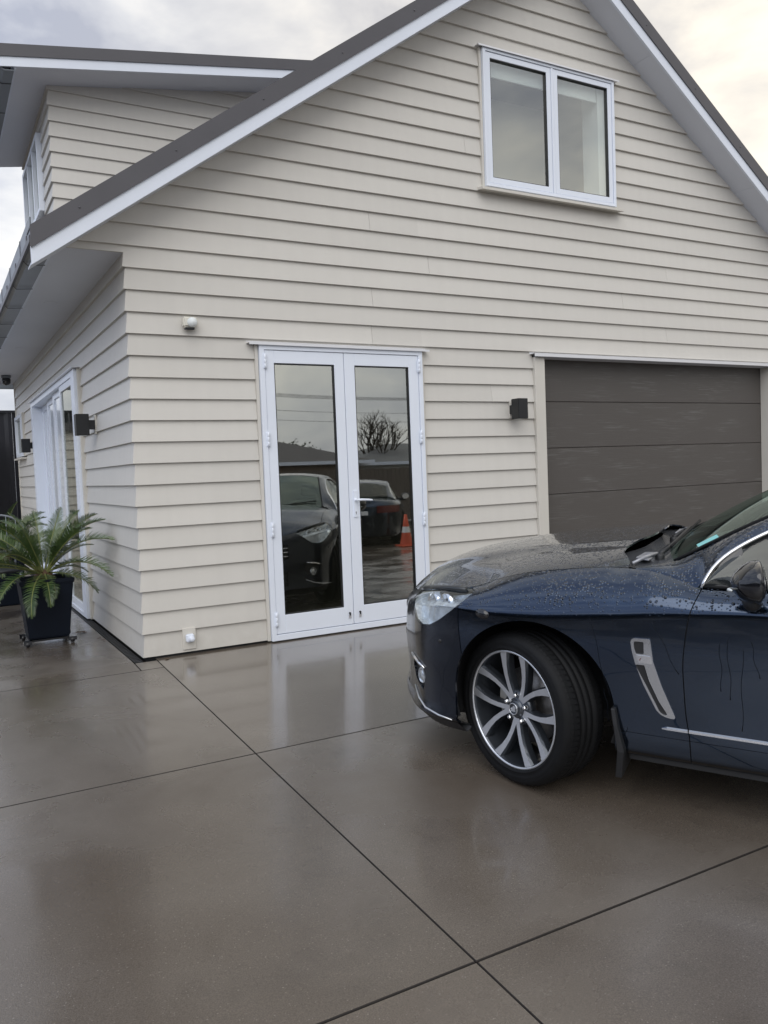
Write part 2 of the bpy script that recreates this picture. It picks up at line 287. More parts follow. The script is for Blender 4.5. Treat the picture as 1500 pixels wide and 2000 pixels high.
# ------------------------------------------------------------------ helpers
def link(o, parent=None):
    C.objects.link(o)
    if parent is not None: o.parent = parent
    return o
def tag(o, label=None, cat=None, group=None, kind=None):
    for k, v in (('label', label), ('category', cat), ('group', group), ('kind', kind)):
        if v: o[k] = v
    return o
def empty(name, loc=(0, 0, 0), rz=0., parent=None):
    o = bpy.data.objects.new(name, None); o.location = loc; o.rotation_euler = (0, 0, rz); o.empty_display_size = .1
    return link(o, parent)
class MB:
    """collects shapes; build() links them as one mesh object"""
    def __init__(s): s.v = []; s.f = []; s.m = []; s.sm = []
    def add(s, V, F, mi=0, smooth=False):
        k = len(s.v); s.v += [tuple(map(float, p)) for p in V]; s.f += [tuple(i+k for i in q) for q in F]
        s.m += [mi]*len(F); s.sm += [smooth]*len(F); return s
    def box(s, a, b, mi=0, top=None, M4=None):
        x0, y0, z0 = a; x1, y1, z1 = b
        V = [(x0, y0, z0), (x1, y0, z0), (x1, y1, z0), (x0, y1, z0), (x0, y0, z1), (x1, y0, z1), (x1, y1, z1), (x0, y1, z1)]
        if M4 is not None: V = [tuple(M4 @ Vector(p)) for p in V]
        return s.add(V, [(0, 3, 2, 1), (4, 5, 6, 7), (0, 1, 5, 4), (1, 2, 6, 5), (2, 3, 7, 6), (3, 0, 4, 7)], mi)
    def prism(s, poly, a, b, ax='y', mi=0, smooth=False):
        """polygon in the two other axes, extruded from a to b along ax"""
        n = len(poly)
        def P(p, t): return {'y': (p[0], t, p[1]), 'x': (t, p[0], p[1]), 'z': (p[0], p[1], t)}[ax]
        V = [P(p, a) for p in poly]+[P(p, b) for p in poly]
        F = [tuple(range(n)), tuple(range(2*n-1, n-1, -1))]+[(i, i+n, (i+1) % n+n, (i+1) % n) for i in range(n)]
        return s.add(V, F, mi, smooth)
    def tube(s, pts, r, n=8, mi=0, close=False, cap=True, smooth=True):
        pts = [Vector(p) for p in pts]; N = len(pts)
        rs = r if isinstance(r, (list, tuple)) else [r]*N
        V = []; prev = None
        for i, p in enumerate(pts):
            if close: d = pts[(i+1) % N]-pts[i-1]
            else: d = pts[min(i+1, N-1)]-pts[max(i-1, 0)]
            d = d.normalized() if d.length > 1e-9 else Vector((0, 0, 1))
            if prev is None:
                a = d.orthogonal().normalized()
            else:
                a = (prev-d*prev.dot(d)); a = a.normalized() if a.length > 1e-6 else d.orthogonal().normalized()
            prev = a; b = d.cross(a)
            for j in range(n):
                t = 2*PI*j/n; V.append(p+(a*math.cos(t)+b*math.sin(t))*rs[i])
        F = []
        for i in range(N if close else N-1):
            k, l = i*n, ((i+1) % N)*n
            F += [(k+j, k+(j+1) % n, l+(j+1) % n, l+j) for j in range(n)]
        if cap and not close: F += [tuple(range(n))[::-1], tuple(range((N-1)*n, N*n))]
        return s.add(V, F, mi, smooth)
    def lathe(s, prof, n=32, axis='z', c=(0, 0, 0), mi=0, smooth=True, a0=0, a1=2*PI, close=False):
        V = []; full = abs(a1-a0-2*PI) < 1e-6; cnt = n if full else n+1
        for i in range(cnt):
            t = a0+(a1-a0)*i/n
            for (r, h) in prof:
                p = {'z': (r*math.cos(t), r*math.sin(t), h), 'y': (r*math.cos(t), h, r*math.sin(t)), 'x': (h, r*math.cos(t), r*math.sin(t))}[axis]
                V.append((p[0]+c[0], p[1]+c[1], p[2]+c[2]))
        m = len(prof); F = []
        for i in range(n):
            k, l = i*m, ((i+1) % cnt)*m
            for j in range(m if close else m-1):
                j2 = (j+1) % m; F.append((k+j, l+j, l+j2, k+j2))
        return s.add(V, F, mi, smooth)
    def build(s, name, mats, parent=None, bevel=0., seg=2, merge=False):
        me = bpy.data.meshes.new(name); me.from_pydata(s.v, [], s.f)
        for mm in (mats if isinstance(mats, (list, tuple)) else [mats]): me.materials.append(mm)
        me.polygons.foreach_set('material_index', s.m); me.polygons.foreach_set('use_smooth', s.sm)
        bm = bmesh.new(); bm.from_mesh(me)
        if merge: bmesh.ops.remove_doubles(bm, verts=bm.verts, dist=1e-5)
        if bevel > 0:
            ed = [e for e in bm.edges if len(e.link_faces) == 2 and e.calc_face_angle(0) > .6]
            bmesh.ops.bevel(bm, geom=ed, offset=bevel, segments=seg, affect='EDGES', clamp_overlap=True)
        bmesh.ops.recalc_face_normals(bm, faces=bm.faces)
        bm.to_mesh(me); bm.free(); me.update()
        return link(bpy.data.objects.new(name, me), parent)
def copy_tree(o, parent=None):
    c = o.copy(); C.objects.link(c); c.parent = parent
    for ch in list(o.children): copy_tree(ch, c)
    return c
def structure(o): o['kind'] = 'structure'; return o

# ------------------------------------------------------------------ ground
GZ, SL = -.03, .05
def gz(x, y):
    if y > 0: return GZ
    if y > -8.5: return GZ+SL*y
    return GZ-SL*8.5
g = MB()
ys = [60, 20, 0, -8.5, -14, -60, -300]; xs = [-300, -40, 40, 300]
for i in range(len(ys)-1):
    for j in range(len(xs)-1):
        q = [(xs[j], ys[i]), (xs[j+1], ys[i]), (xs[j+1], ys[i+1]), (xs[j], ys[i+1])]
        g.add([(x, y, gz(x, y)-.035) for x, y in q], [(0, 1, 2, 3)])
structure(g.build('ground', M['joint'], merge=True))
drive = structure(empty('driveway'))
# slab joints follow the photograph: one long joint square to the house, cross joints about 1.8 m apart
JX = [-7.6, -5.0, -2.5, .083, 2.85, 5.6, 8.4, 11.2]
JY = [-.245, -2.01, -3.86, -5.75, -7.6, -9.5, -11.4, -13.3, -15.2, -17.1]
def slab(x0, x1, y0, y1, m, gap=.002, gy=.0034):
    s = MB(); x0 += gap; x1 -= gap; y0 += gy; y1 -= gy; e = .006
    # top with a small arris so that the joint reads as a groove, split at the change of grade
    cuts = [y0]+[c for c in (-8.5, 0) if y0 < c < y1]+[y1]
    for a, b in zip(cuts[:-1], cuts[1:]):
        ea = e if a == y0 else 0; eb = e if b == y1 else 0
        e = .002; T = [(x0+e, a+(e if ea else 0)), (x1-e, a+(e if ea else 0)), (x1-e, b-(e if eb else 0)), (x0+e, b-(e if eb else 0))]
        O = [(x0, a), (x1, a), (x1, b), (x0, b)]
        V = [(x, y, gz(x, y)) for x, y in T]+[(x, y, gz(x, y)-.004) for x, y in O]+[(x, y, gz(x, y)-.03) for x, y in O]
        s.add(V, [(0, 1, 2, 3)]); k0 = len(s.v)-12; F = []
        for k in range(4):
            l = (k+1) % 4
            if (k == 0 and not ea) or (k == 2 and not eb): continue
            F += [(k, 4+k, 4+l, l), (4+k, 8+k, 8+l, 4+l)]
        s.f += [tuple(i+k0 for i in q) for q in F]; s.m += [1]*len(F); s.sm += [False]*len(F)
    return s.build('slab', [m, M['joint']], drive)
for i in range(len(JX)-1):
    for j in range(len(JY)-1):
        slab(JX[i], JX[i+1], JY[j+1], JY[j], M['slab'])
slab(.083, 2.85, -.245, .0, M['slab']) if False else None
# first row right of the long joint reaches the house (holds the puddle under the french door)
for o in list(drive.children):
    pass
def first_row():
    for o in list(drive.children):
        cs = [v.co for v in o.data.vertices]; ymax = max(c.y for c in cs); xmin = min(c.x for c in cs)
        if abs(ymax+.249) < .01 and xmin > .05: bpy.data.objects.remove(o, do_unlink=True)
first_row()
for i in range(3, 7): slab(JX[i], JX[i+1], -2.01, .03, M['slab_wet'] if i == 3 else M['slab'])
# left of the house
for i in range(0, 2): 
    for (a, b) in ((-.245, 3.65), (3.65, 8.6)): slab(JX[i], JX[i+1], a, b, M['slab'])
for (a, b) in ((-.245, 3.65), (3.65, 8.6)): slab(-2.5, -.072, a, b, M['slab'])
slab(-.072, .083, -.245, -.04, M['slab'])
# street side asphalt beyond the drive
road = MB(); road.add([(-60, -17.15, gz(0, -14)-.006), (60, -17.15, gz(0, -14)-.006), (60, -24.5, gz(0, -14)-.006), (-60, -24.5, gz(0, -14)-.006)], [(0, 1, 2, 3)])
structure(road.build('road', M['asphalt']))
# channel drain along the side wall
dr = MB(); dr.box((-.068, -.03, -.06), (-.012, 8.0, -.042))
for k in range(160):
    y = -.02+k*.05; dr.box((-.066, y, -.042), (-.014, y+.028, -.031))
dr.box((-.068, -.034, -.042), (-.062, 8.0, -.028)); dr.box((-.018, -.034, -.042), (-.012, 8.0, -.028))
dobj = dr.build('channel_drain', M['drain']); tag(dobj, 'narrow black channel drain set in the concrete along the side wall', 'drain')

# ------------------------------------------------------------------ house
house = tag(empty('house'), 'cream weatherboard house with a steep gable, garage door and white french doors', 'house')
B = .15
PIT = .705; ZR0 = 3.05; APX = 3.85
def rakeL(z): return (z-ZR0)/PIT
def rakeR(z): return 2*APX-(z-ZR0)/PIT
XR = 7.7; YB = 8.05
DOOR = (.925, 2.40, -.2, 2.212); WIN = (3.062, 4.622, 3.61, 4.825); GAR = (3.567, 6.985, -.2, 2.222)
OPEN_F = [DOOR, WIN, GAR]
SLD = (2.02, 5.60, -.2, 2.27); SMW = (6.98, 7.88, 1.62, 2.26)
OPEN_L = [SLD, SMW]

# sheathing behind the boards, with the openings left out
def wall_cells(us, zs, holes, inside):
    cells = []
    for a, b in zip(us[:-1], us[1:]):
        for c, d in zip(zs[:-1], zs[1:]):
            mu, mz = (a+b)/2, (c+d)/2
            if any(h[0] < mu < h[1] and h[2] < mz < h[3] for h in holes): continue
            if inside(mu, mz): cells.append((a, b, c, d))
    return cells
def sheath(name, us, zs, holes, fn, parent, t0=.034, t1=.15):
    s = MB()
    for (a, b, c, d) in wall_cells(us, zs, holes, lambda u, z: True):
        p0, p1 = fn(a, t0, c), fn(b, t1, d)
        s.box(tuple(min(i, j) for i, j in zip(p0, p1)), tuple(max(i, j) for i, j in zip(p0, p1)))
    return s
def uz(holes, u0, u1, z0, z1):
    us = sorted({u0, u1, *[h[0] for h in holes], *[h[1] for h in holes]}); zs = sorted({z0, z1, *[max(z0, h[2]) for h in holes], *[h[3] for h in holes]})
    return [u for u in us if u0 <= u <= u1], [z for z in zs if z0 <= z <= z1]
insets = [(h[0]+.02, h[1]-.02, h[2], h[3]-.02) for h in OPEN_F]
insets[1] = (WIN[0]+.02, WIN[1]-.02, WIN[2]+.02, WIN[3]-.02)
us, zs = uz([insets[0], insets[2]], .034, XR, -.02, 3.0)
fwall = sheath('front_wall', us, zs, [insets[0], insets[2]], lambda u, t, z: (u, t, z), house)
# gable: polygon pieces left, right, above and below the window
wi = insets[1]
def gpoly(P): fwall.prism(P, .034, .15)
gpoly([(.0, 3.0), (wi[0], 3.0), (wi[0], ZR0+PIT*wi[0]-.02), (.0, ZR0-.02)])
gpoly([(wi[1], 3.0), (XR, 3.0), (XR, ZR0-.02), (wi[1], ZR0+PIT*(2*APX-wi[1])-.02)])
gpoly([(wi[0], 3.0), (wi[1], 3.0), (wi[1], wi[2]), (wi[0], wi[2])])
gpoly([(wi[0], wi[3]), (wi[1], wi[3]), (wi[1], ZR0+PIT*(2*APX-wi[1])-.02), (APX, ZR0+PIT*APX-.02), (wi[0], ZR0+PIT*wi[0]-.02)])
gpoly([(-.36, 2.82), (0, 2.82), (0, 3.04)])
fw_o = fwall.build('front_wall', M['groove'], house)

def board(pieces, zk, fn, parent, mo=0.):
    """pieces: (u0_bottom, u0_top, u1_bottom, u1_top, zlo, zhi). fn(u, depth, z) -> point"""
    s = MB()
    dep = lambda z: .021*(z-zk)/B
    for (a0, a1, b0, b1, zl, zh) in pieces:
        dl, dh = dep(zl), dep(zh)
        mt = abs(a0-mo-dl) < 1e-5 and abs(a1-mo-dh) < 1e-5
        V = [fn(a0, dl, zl), fn(b0, dl, zl), fn(b1, dh, zh), fn(a1, dh, zh), fn(mo+.030 if mt else a0, .030, zl), fn(b0, .030, zl), fn(b1, .032, zh), fn(mo+.032 if mt else a1, .032, zh)]
        s.add(V, [(0, 1, 2, 3), (0, 4, 5, 1), (1, 5, 6, 2), (3, 2, 6, 7)]+([] if mt else [(0, 3, 7, 4)]))
    return s.build('weatherboard', M['board'], parent, merge=True)
JOINT = {21: 1.947, 19: 2.494, 17: 1.948, 18: 4.695, 16: 5.287, 15: 1.931, 20: 5.305, 26: 2.9, 12: 3.1}
def rows(kmax, holes, ends, fn, parent, joints, zmin=-.012, ztop=None):
    for k in range(0, kmax):
        zk = k*B; z0 = zk if k else zmin; z1 = zk+B
        if ztop is not None: z1 = min(z1, ztop)
        cuts = sorted({z0, z1, *[z for z in (2.8,) if z0 < z < z1]})
        jj = joints.get(k); pcs = []
        for za, zb in zip(cuts[:-1], cuts[1:]):
            a0, a1, b0, b1 = ends(za, zb, zk)
            if a0 is None: continue
            # openings cut pieces out of this strip
            segs = [(max(a0, a1), min(b0, b1))]
            inner = []
            xs_ = sorted({segs[0][0], segs[0][1], *[h[0] for h in holes if segs[0][0] < h[0] < segs[0][1]], *[h[1] for h in holes if segs[0][0] < h[1] < segs[0][1]]})
            if jj and segs[0][0] < jj < segs[0][1]: xs_ = sorted(set(xs_) | {jj})
            for p, q in zip(xs_[:-1], xs_[1:]):
                lo, hi = za, zb; mid = (p+q)/2
                for h in holes:
                    if h[0] < mid < h[1]:
                        if h[2] <= lo and h[3] > lo: lo = min(hi, h[3])
                        elif h[2] < hi and h[3] >= hi: hi = max(lo, h[2])
                        elif h[2] > lo and h[3] < hi: pass
                if hi-lo > .004: inner.append([p, p, q, q, lo, hi])
            if a0 != a1: pcs.append([a0, a1, segs[0][0], segs[0][0], za, zb])
            if b0 != b1: pcs.append([segs[0][1], segs[0][1], b0, b1, za, zb])
            pcs += inner
        # group the pieces that touch into single boards
        pcs.sort(key=lambda p: p[0]); groups = []
        for p in pcs:
            full = p[5]-p[4] > .002
            if not full: continue
            placed = False
            for G in groups:
                if any((abs(min(p[0], p[1])-max(q[2], q[3])) < 1e-6 or abs(max(p[2], p[3])-min(q[0], q[1])) < 1e-6 or (abs(p[4]-q[5]) < 1e-6 or abs(p[5]-q[4]) < 1e-6) and min(p[0], p[1]) < max(q[2], q[3]) and min(q[0], q[1]) < max(p[2], p[3]))
                       and not (jj and (abs(min(p[0], p[1])-jj) < 1e-6 or abs(min(q[0], q[1])-jj) < 1e-6) and abs(p[4]-q[4]) < .01) for q in G):
                    G.append(p); placed = True; break
            if not placed: groups.append([p])
        for G in groups:
            for p in G:
                if jj:
                    if abs(p[0]-jj) < 1e-6: p[0] += .0012; p[1] += .0012
                    if abs(p[2]-jj) < 1e-6: p[2] -= .0012; p[3] -= .0012
            board(G, zk, fn, parent)
def ends_front(za, zb, zk):
    d0, d1 = .021*(za-zk)/B, .021*(zb-zk)/B
    if zb <= 2.8+1e-6: a0, a1 = d0, d1
    else: a0, a1 = rakeL(za+.0), rakeL(zb)
    if zb <= ZR0: b0 = b1 = XR
    else: b0, b1 = min(XR, rakeR(za)), min(XR, rakeR(zb))
    if min(b0, b1)-max(a0, a1) < -.01: 
        return (None,)*4
    if max(a0, a1) > min(b0, b1): a1 = b1 = (a1+b1)/2
    return a0, a1, b0, b1
rows(38, OPEN_F, ends_front, lambda u, d, z: (u, d, z), fw_o, JOINT)
# side wall (the left one)
us, zs = uz([(h[0]+.02, h[1]-.02, h[2], h[3]-.02) for h in [SLD]]+[(SMW[0]+.02, SMW[1]-.02, SMW[2]+.02, SMW[3]-.02)], .036, YB, -.02, 2.95)
HL = [(SLD[0]+.02, SLD[1]-.02, -.2, SLD[3]-.02), (SMW[0]+.02, SMW[1]-.02, SMW[2]+.02, SMW[3]-.02)]
sw = sheath('side_wall', us, zs, HL, lambda u, t, z: (t, u, z), house)
sw_o = sw.build('side_wall', M['groove'], house)
rows(19, OPEN_L, lambda za, zb, zk: (.021*(za-zk)/B, .021*(zb-zk)/B, YB, YB), lambda u, d, z: (d, u, z), sw_o, {7: 6.2, 16: 3.4}, ztop=2.82)
# far walls close the house
s = MB(); s.box((XR-.12, .152, -.02), (XR, YB, 3.0)); s.box((.152, YB-.12, -.02), (XR-.122, YB, 3.0)); s.prism([(0, 3.002), (XR, 3.002), (APX, ZR0+PIT*APX-.05)], YB-.12, YB)
s.build('back_wall', M['board'], house)
s = MB(); s.box((.152, .152, -.03), (XR-.122, YB-.122, 0.0)); s.box((.152, .152, 2.62), (XR-.122, YB-.122, 2.8)); s.build('floor_slab', M['interior'], house)
s = MB(); s.box((2.62, .152, .002), (2.70, YB-.13, 2.618)); s.box((.152, 4.6, .002), (2.618, 4.68, 2.618)) ; s.build('partition', M['interior'], house)
s = MB(); s.prism([(.4, 2.802), (7.3, 2.802), (APX, 5.5)], 3.0, 3.08); s.build('partition', M['interior'], house)
# shade of the gap under the cladding, put in as black strips
s = MB(); s.box((.02, .02, -.05), (XR, .033, -.014)); s.box((.02, .034, -.05), (.033, YB, -.014)); s.build('gap_shade_strip', M['black'], house)

# roof, verge and eaves -------------------------------------------------
OV = .24; EX = -.605
def rz(x): return ZR0+PIT*x if x <= APX else ZR0+PIT*(2*APX-x)
def skew(s, xa, xb, y0, y1, off0, off1, mi=0):
    """bar that follows the rake between xa and xb, heights off0..off1 above the soffit line"""
    s.prism([(xa, rz(xa)+off0), (xb, rz(xb)+off0), (xb, rz(xb)+off1), (xa, rz(xa)+off1)], y0, y1, 'y', mi)
s = MB()
for xa, xb in ((EX, APX), (APX, 2*APX-EX)): skew(s, xa, xb, -OV+.03, YB+.24, .13, .17)
roof = s.build('roof', M['roof'], house)
s = MB()
for k in range(12):                                              # trapezoidal ribs running down the slope
    y = -.05+k*.74
    skew(s, EX, APX, y, y+.05, .17, .205); skew(s, APX, 2*APX-EX, y, y+.05, .17, .205)
s.build('roof_rib', M['roof'], roof)['kind'] = 'stuff'
for xa, xb in ((EX, APX-.001), (APX+.001, 2*APX-EX)):
    s = MB(); skew(s, xa, xb, -OV-.022, -OV, -.025, .088); s.build('barge_board', M['whitewood'], roof)
    s = MB(); skew(s, xa, xb, -OV-.034, -OV-.024, .078, .215); skew(s, xa, xb, -OV-.0235, -OV+.16, .20, .214); s.build('barge_cap', M['roof'], roof)
    # screw heads along the cap
    for x in np.linspace(xa+.3, xb-.3, 7):
        sc_ = MB(); sc_.lathe([(0, -OV-.038), (.006, -OV-.038), (.007, -OV-.034)], 6, 'y', (x, 0, rz(x)+.145)); sc_.build('screw', M['roof'], roof)
SEAMS = [EX+.01, 1.2, 3.0, APX, 4.90, 6.35, 7.6, 2*APX-EX-.01]
for a, b in zip(SEAMS[:-1], SEAMS[1:]):
    s = MB(); skew(s, a+.0015, b-.0015, -OV+.001, .030, .0, .012); s.build('verge_soffit', M['soffit'], roof)
s = MB(); skew(s, EX, APX, -OV+.005, -OV+.025, .014, .125); skew(s, APX, 2*APX-EX, -OV+.005, -OV+.025, .014, .125); s.build('verge_framing', M['groove'], roof)
# side eave: flat soffit, fascia and gutter
s = MB(); s.box((-.425, .033, 2.80), (.030, YB+.2, 2.815)); s.build('eave_soffit', M['soffit'], roof)
s = MB(); s.prism([(-.425, 2.816), (-.36, 2.816), (-.36, 2.83)], -OV, .03); s.build('return_block', M['soffit'], roof)
s = MB(); s.box((-.445, -OV+.002, 2.775), (-.427, YB+.2, 2.90)); s.build('fascia', M['whitewood'], roof)
s = MB(); gp = [(-.449, 2.765), (-.56, 2.755), (-.60, 2.79), (-.60, 2.90), (-.59, 2.90), (-.588, 2.796), (-.555, 2.768), (-.449, 2.775)]
s.prism(gp, -OV+.01, YB+.25); s.build('gutter', M['gutter'], roof)
for k in range(11):
    y = .35+k*.78; s = MB()
    s.prism([(-.447, 2.7535), (-.562, 2.7435), (-.6025, 2.785), (-.6025, 2.90), (-.6045, 2.90), (-.6045, 2.784), (-.563, 2.741), (-.447, 2.751)], y, y+.018)
    s.build('gutter_bracket', M['black'], roof)
for y in (1.85, 4.5):                                          # recessed downlights of the soffit
    s = MB(); s.lathe([(0, 2.7975), (.045, 2.7975), (.05, 2.7955), (.058, 2.7965), (.060, 2.7995)], 20, 'z', (-.22, y, 0)); s.build('downlight', M['soffit'], roof)

# dormer ------------------------------------------------------------------
DZ0, DS, DY = 5.17, .154, 3.0
dorm = MB(); dorm.prism([(.034, 3.2), (.034, DZ0), (3.3, DZ0+DS*3.3), (3.3, 3.2)], DY+.034, DY+.14); dormer = dorm.build('dormer_wall', M['groove'], house)
for k in range(22, 39):
    zk = k*B+.035; z1 = zk+B
    if z1 < 3.4 or zk > DZ0+DS*2.6: continue
    pcs = []
    if z1 <= DZ0: pcs = [(0, .021, 3.0, 3.0, zk, z1)]
    elif zk < DZ0: pcs = [(0, .021*(DZ0-zk)/B, 3, 3, zk, DZ0), (.021*(DZ0-zk)/B, (z1-DZ0)/DS, 3, 3, DZ0, z1)]
    else: pcs = [((zk-DZ0)/DS, (z1-DZ0)/DS, 3.2, 3.2, zk, z1)]
    if pcs[0][0] > 3 or pcs[-1][1] > 3.1: continue
    board(pcs, zk, lambda u, d, z: (u, DY+d, z), dormer)
DYB = 5.35
DWIN = [(3.62, 5.02, 4.12, 4.95)]
us, zs = uz([(3.64, 5.0, 4.14, 4.93)], DY+.036, DYB+.02, 3.05, DZ0)
ds = sheath('dormer_side', us, zs, [(3.64, 5.0, 4.14, 4.93)], lambda u, t, z: (t, u, z), house).build('dormer_side_wall', M['groove'], house)
def rows_d():
    for k in range(22, 36):
        zk = k*B+.035; z1 = min(zk+B, DZ0)
        if zk >= DZ0: break
        for (a, b) in ((None, 3.62), (5.02, DYB+.02), (3.62, 5.02)):
            zl, zh = zk, z1
            if a == 3.62:
                if zk+B/2 > 4.12 and zk < 4.95: zl = max(zl, 4.95) if zh > 4.95 else zh
                elif zh > 4.12 and zk < 4.12: zh = 4.12
                if zh-zl < .01: continue
            d0, d1 = .021*(zl-zk)/B, .021*(zh-zk)/B
            p = [(DY+d0, DY+d1, b, b, zl, zh)] if a is None else [(a, a, b, b, zl, zh)]
            board(p, zk, lambda u, d, z: (d, u, z), ds, DY)
rows_d()
s = MB(); s.box((.15, DYB, 3.05), (3.3, DYB+.1, DZ0)); s.build('dormer_back_wall', M['board'], house)
def dzz(x): return DZ0+DS*x
def drk(s, xa, xb, y0, y1, o0, o1): s.prism([(xa, dzz(xa)+o0), (xb, dzz(xb)+o0), (xb, dzz(xb)+o1), (xa, dzz(xa)+o1)], y0, y1)
s = MB(); drk(s, -.46, 3.9, DY-.36, DYB+.3, .12, .165); droof = s.build('dormer_roof', M['roof'], house)
s = MB(); drk(s, -.30, 3.6, DY-.375, DYB+.02, .0, .012); s.build('dormer_soffit', M['soffit'], droof)
s = MB(); drk(s, -.46, 3.6, DY-.40, DY-.378, -.01, .085); s.build('barge_board', M['whitewood'], droof)
s = MB(); drk(s, -.462, 3.6, DY-.412, DY-.402, .078, .19); drk(s, -.462, 3.9, DY-.4015, DY-.25, .178, .19); s.build('barge_cap', M['roof'], droof)
s = MB(); drk(s, -.32, -.302, DY-.376, DYB+.02, -.02, .10); s.build('fascia', M['whitewood'], droof)
s = MB(); s.prism([(-.323, 5.08), (-.41, 5.07), (-.45, 5.10), (-.45, 5.20), (-.44, 5.20), (-.438, 5.105), (-.405, 5.082), (-.323, 5.09)], DY-.375, DYB+.3); s.build('gutter', M['gutter'], droof)
for k in range(4):
    y = 2.9+.7*k; s = MB(); s.prism([(-.3235, 5.0785), (-.411, 5.0685), (-.4515, 5.099), (-.4515, 5.20), (-.4535, 5.20), (-.4535, 5.097), (-.412, 5.066), (-.3235, 5.0765)], y, y+.016); s.build('gutter_bracket', M['black'], droof)

# ------------------------------------------------------------------ joinery
def frame_rect(s, u0, u1, z0, z1, w, d0, d1, fn, wb=None, mi=0):
    """rectangular frame made of four mitre-free members, butted end to end"""
    wb = w if wb is None else wb
    for (a, b, c, d) in ((u0, u0+w, z0, z1), (u1-w, u1, z0, z1), (u0+w, u1-w, z1-w, z1), (u0+w, u1-w, z0, z0+wb)):
        p, q = fn(a, d0, c), fn(b, d1, d)
        s.box(tuple(map(min, p, q)), tuple(map(max, p, q)), mi)
F_ = lambda u, t, z: (u, t, z)
L_ = lambda u, t, z: (t, u, z)
def bar(s, fn, u0, u1, d0, d1, z0, z1, mi=0):
    p, q = fn(u0, d0, z0), fn(u1, d1, z1); s.box(tuple(map(min, p, q)), tuple(map(max, p, q)), mi)

# french doors
s = MB(); frame_rect(s, .952, 2.372, -.022, 2.205, .038, -.035, .12, F_, .045); fd = s.build('french_door', M['white'], house, .002, 1)
s = MB(); bar(s, F_, .926, .949, -.012, .06, -.02, 2.20); s.build('jamb_lining', M['board_trim'], fd, .002, 1)
s = MB(); bar(s, F_, 2.375, 2.397, -.012, .06, -.02, 2.20); s.build('jamb_lining', M['board_trim'], fd, .002, 1)
s = MB(); bar(s, F_, .87, 2.435, -.052, .03, 2.213, 2.2155); bar(s, F_, .87, 2.435, -.052, -.049, 2.200, 2.2129); bar(s, F_, .87, 2.435, .018, .020, 2.216, 2.235); s.build('head_flashing', M['flash'], fd)
for (a, b, gl) in ((.993, 1.647, (1.066, 1.566)), (1.652, 2.331, (1.743, 2.240))):
    s = MB(); u0, u1 = gl; z0, z1 = .168, 2.070
    bar(s, F_, a, u0, -.028, .02, .028, 2.164); bar(s, F_, u1, b, -.028, .02, .028, 2.164)
    bar(s, F_, u0, u1, -.028, .02, .028, z0); bar(s, F_, u0, u1, -.028, .02, z1, 2.164)
    s.build('door_leaf', M['white'], fd, .0022, 1)
    s = MB(); frame_rect(s, u0, u1, z0, z1, .007, -.022, .018, F_); s.build('glazing_bead', M['black'], fd)
    s = MB(); bar(s, F_, u0+.0072, u1-.0072, -.006, -.002, z0+.0072, z1-.0072); s.build('pane', M['glass'], fd)
for x, zz in ((.9905, (2.08, 1.50, .82, .14)), (2.3335, (2.08, 1.50, .82, .14))):
    for z in zz:
        s = MB(); s.lathe([(0, z-.055), (.0085, z-.055), (.0085, z-.019), (.0075, z-.018), (.0085, z-.017), (.0085, z+.017), (.0075, z+.018), (.0085, z+.019), (.0085, z+.055), (0, z+.055)], 12, 'z', (x, -.043, 0)); bar(s, F_, x-.016, x+.016, -.0385, -.0355, z-.05, z+.05)
        s.build('hinge', M['white'], fd)
s = MB(); bar(s, F_, 1.686, 1.716, -.038, -.0285, .875, 1.085); s.lathe([(0, -.075), (.009, -.075), (.010, -.04), (.014, -.0385)], 14, 'y', (1.701, 0, 1.012))
s.tube([(1.701, -.074, 1.012), (1.74, -.079, 1.012), (1.80, -.078, 1.008), (1.832, -.076, 1.004)], [.0095, .0095, .0085, .007], 10); s.build('handle', M['white'], fd, .0015, 1)
s = MB(); s.lathe([(0, -.0395), (.004, -.0395), (.004, -.0385)], 10, 'y', (1.701, 0, .915)); s.box((1.699, -.0395, .897), (1.703, -.0385, .913)); s.build('keyhole', M['black'], fd)
for x in (1.612, 1.704):
    s = MB(); s.lathe([(0, -.040), (.007, -.040), (.008, -.0285)], 12, 'y', (x, 0, .118)); s.box((x-.0035, -.043, .100), (x+.0035, -.029, .112)); s.build('bolt', M['black'], fd)
    s = MB(); bar(s, F_, x-.011, x+.011, -.034, -.0285, .078, .100); s.build('bolt_keep', M['flash'], fd)
# interior curtains glimpsed: left bare

# upper window
s = MB(); frame_rect(s, 3.085, 4.600, 3.640, 4.803, .028, -.040, .033, F_); bar(s, F_, 3.835, 3.863, -.036, .033, 3.668, 4.775); wn_ = s.build('window', M['white'], house, .002, 1)
s = MB(); frame_rect(s, 3.063, 3.0835, 3.62, 4.806, .0, 0, .03, F_) if False else None
s = MB(); bar(s, F_, 3.063, 3.083, -.014, .06, 3.63, 4.806); s.build('jamb_lining', M['board_trim'], wn_, .002, 1)
s = MB(); bar(s, F_, 4.602, 4.621, -.014, .06, 3.63, 4.806); s.build('jamb_lining', M['board_trim'], wn_, .002, 1)
s = MB(); bar(s, F_, 3.03, 4.655, -.056, .03, 4.8085, 4.811); bar(s, F_, 3.03, 4.655, -.056, -.053, 4.797, 4.8084); bar(s, F_, 3.03, 4.655, .018, .020, 4.812, 4.83); s.build('head_flashing', M['flash'], wn_)
s = MB(); s.prism([(-.075, 3.592), (-.075, 3.616), (.03, 3.634), (.03, 3.610)], 3.015, 4.655, 'x'); s.build('sill', M['board_trim'], wn_, .002, 1)
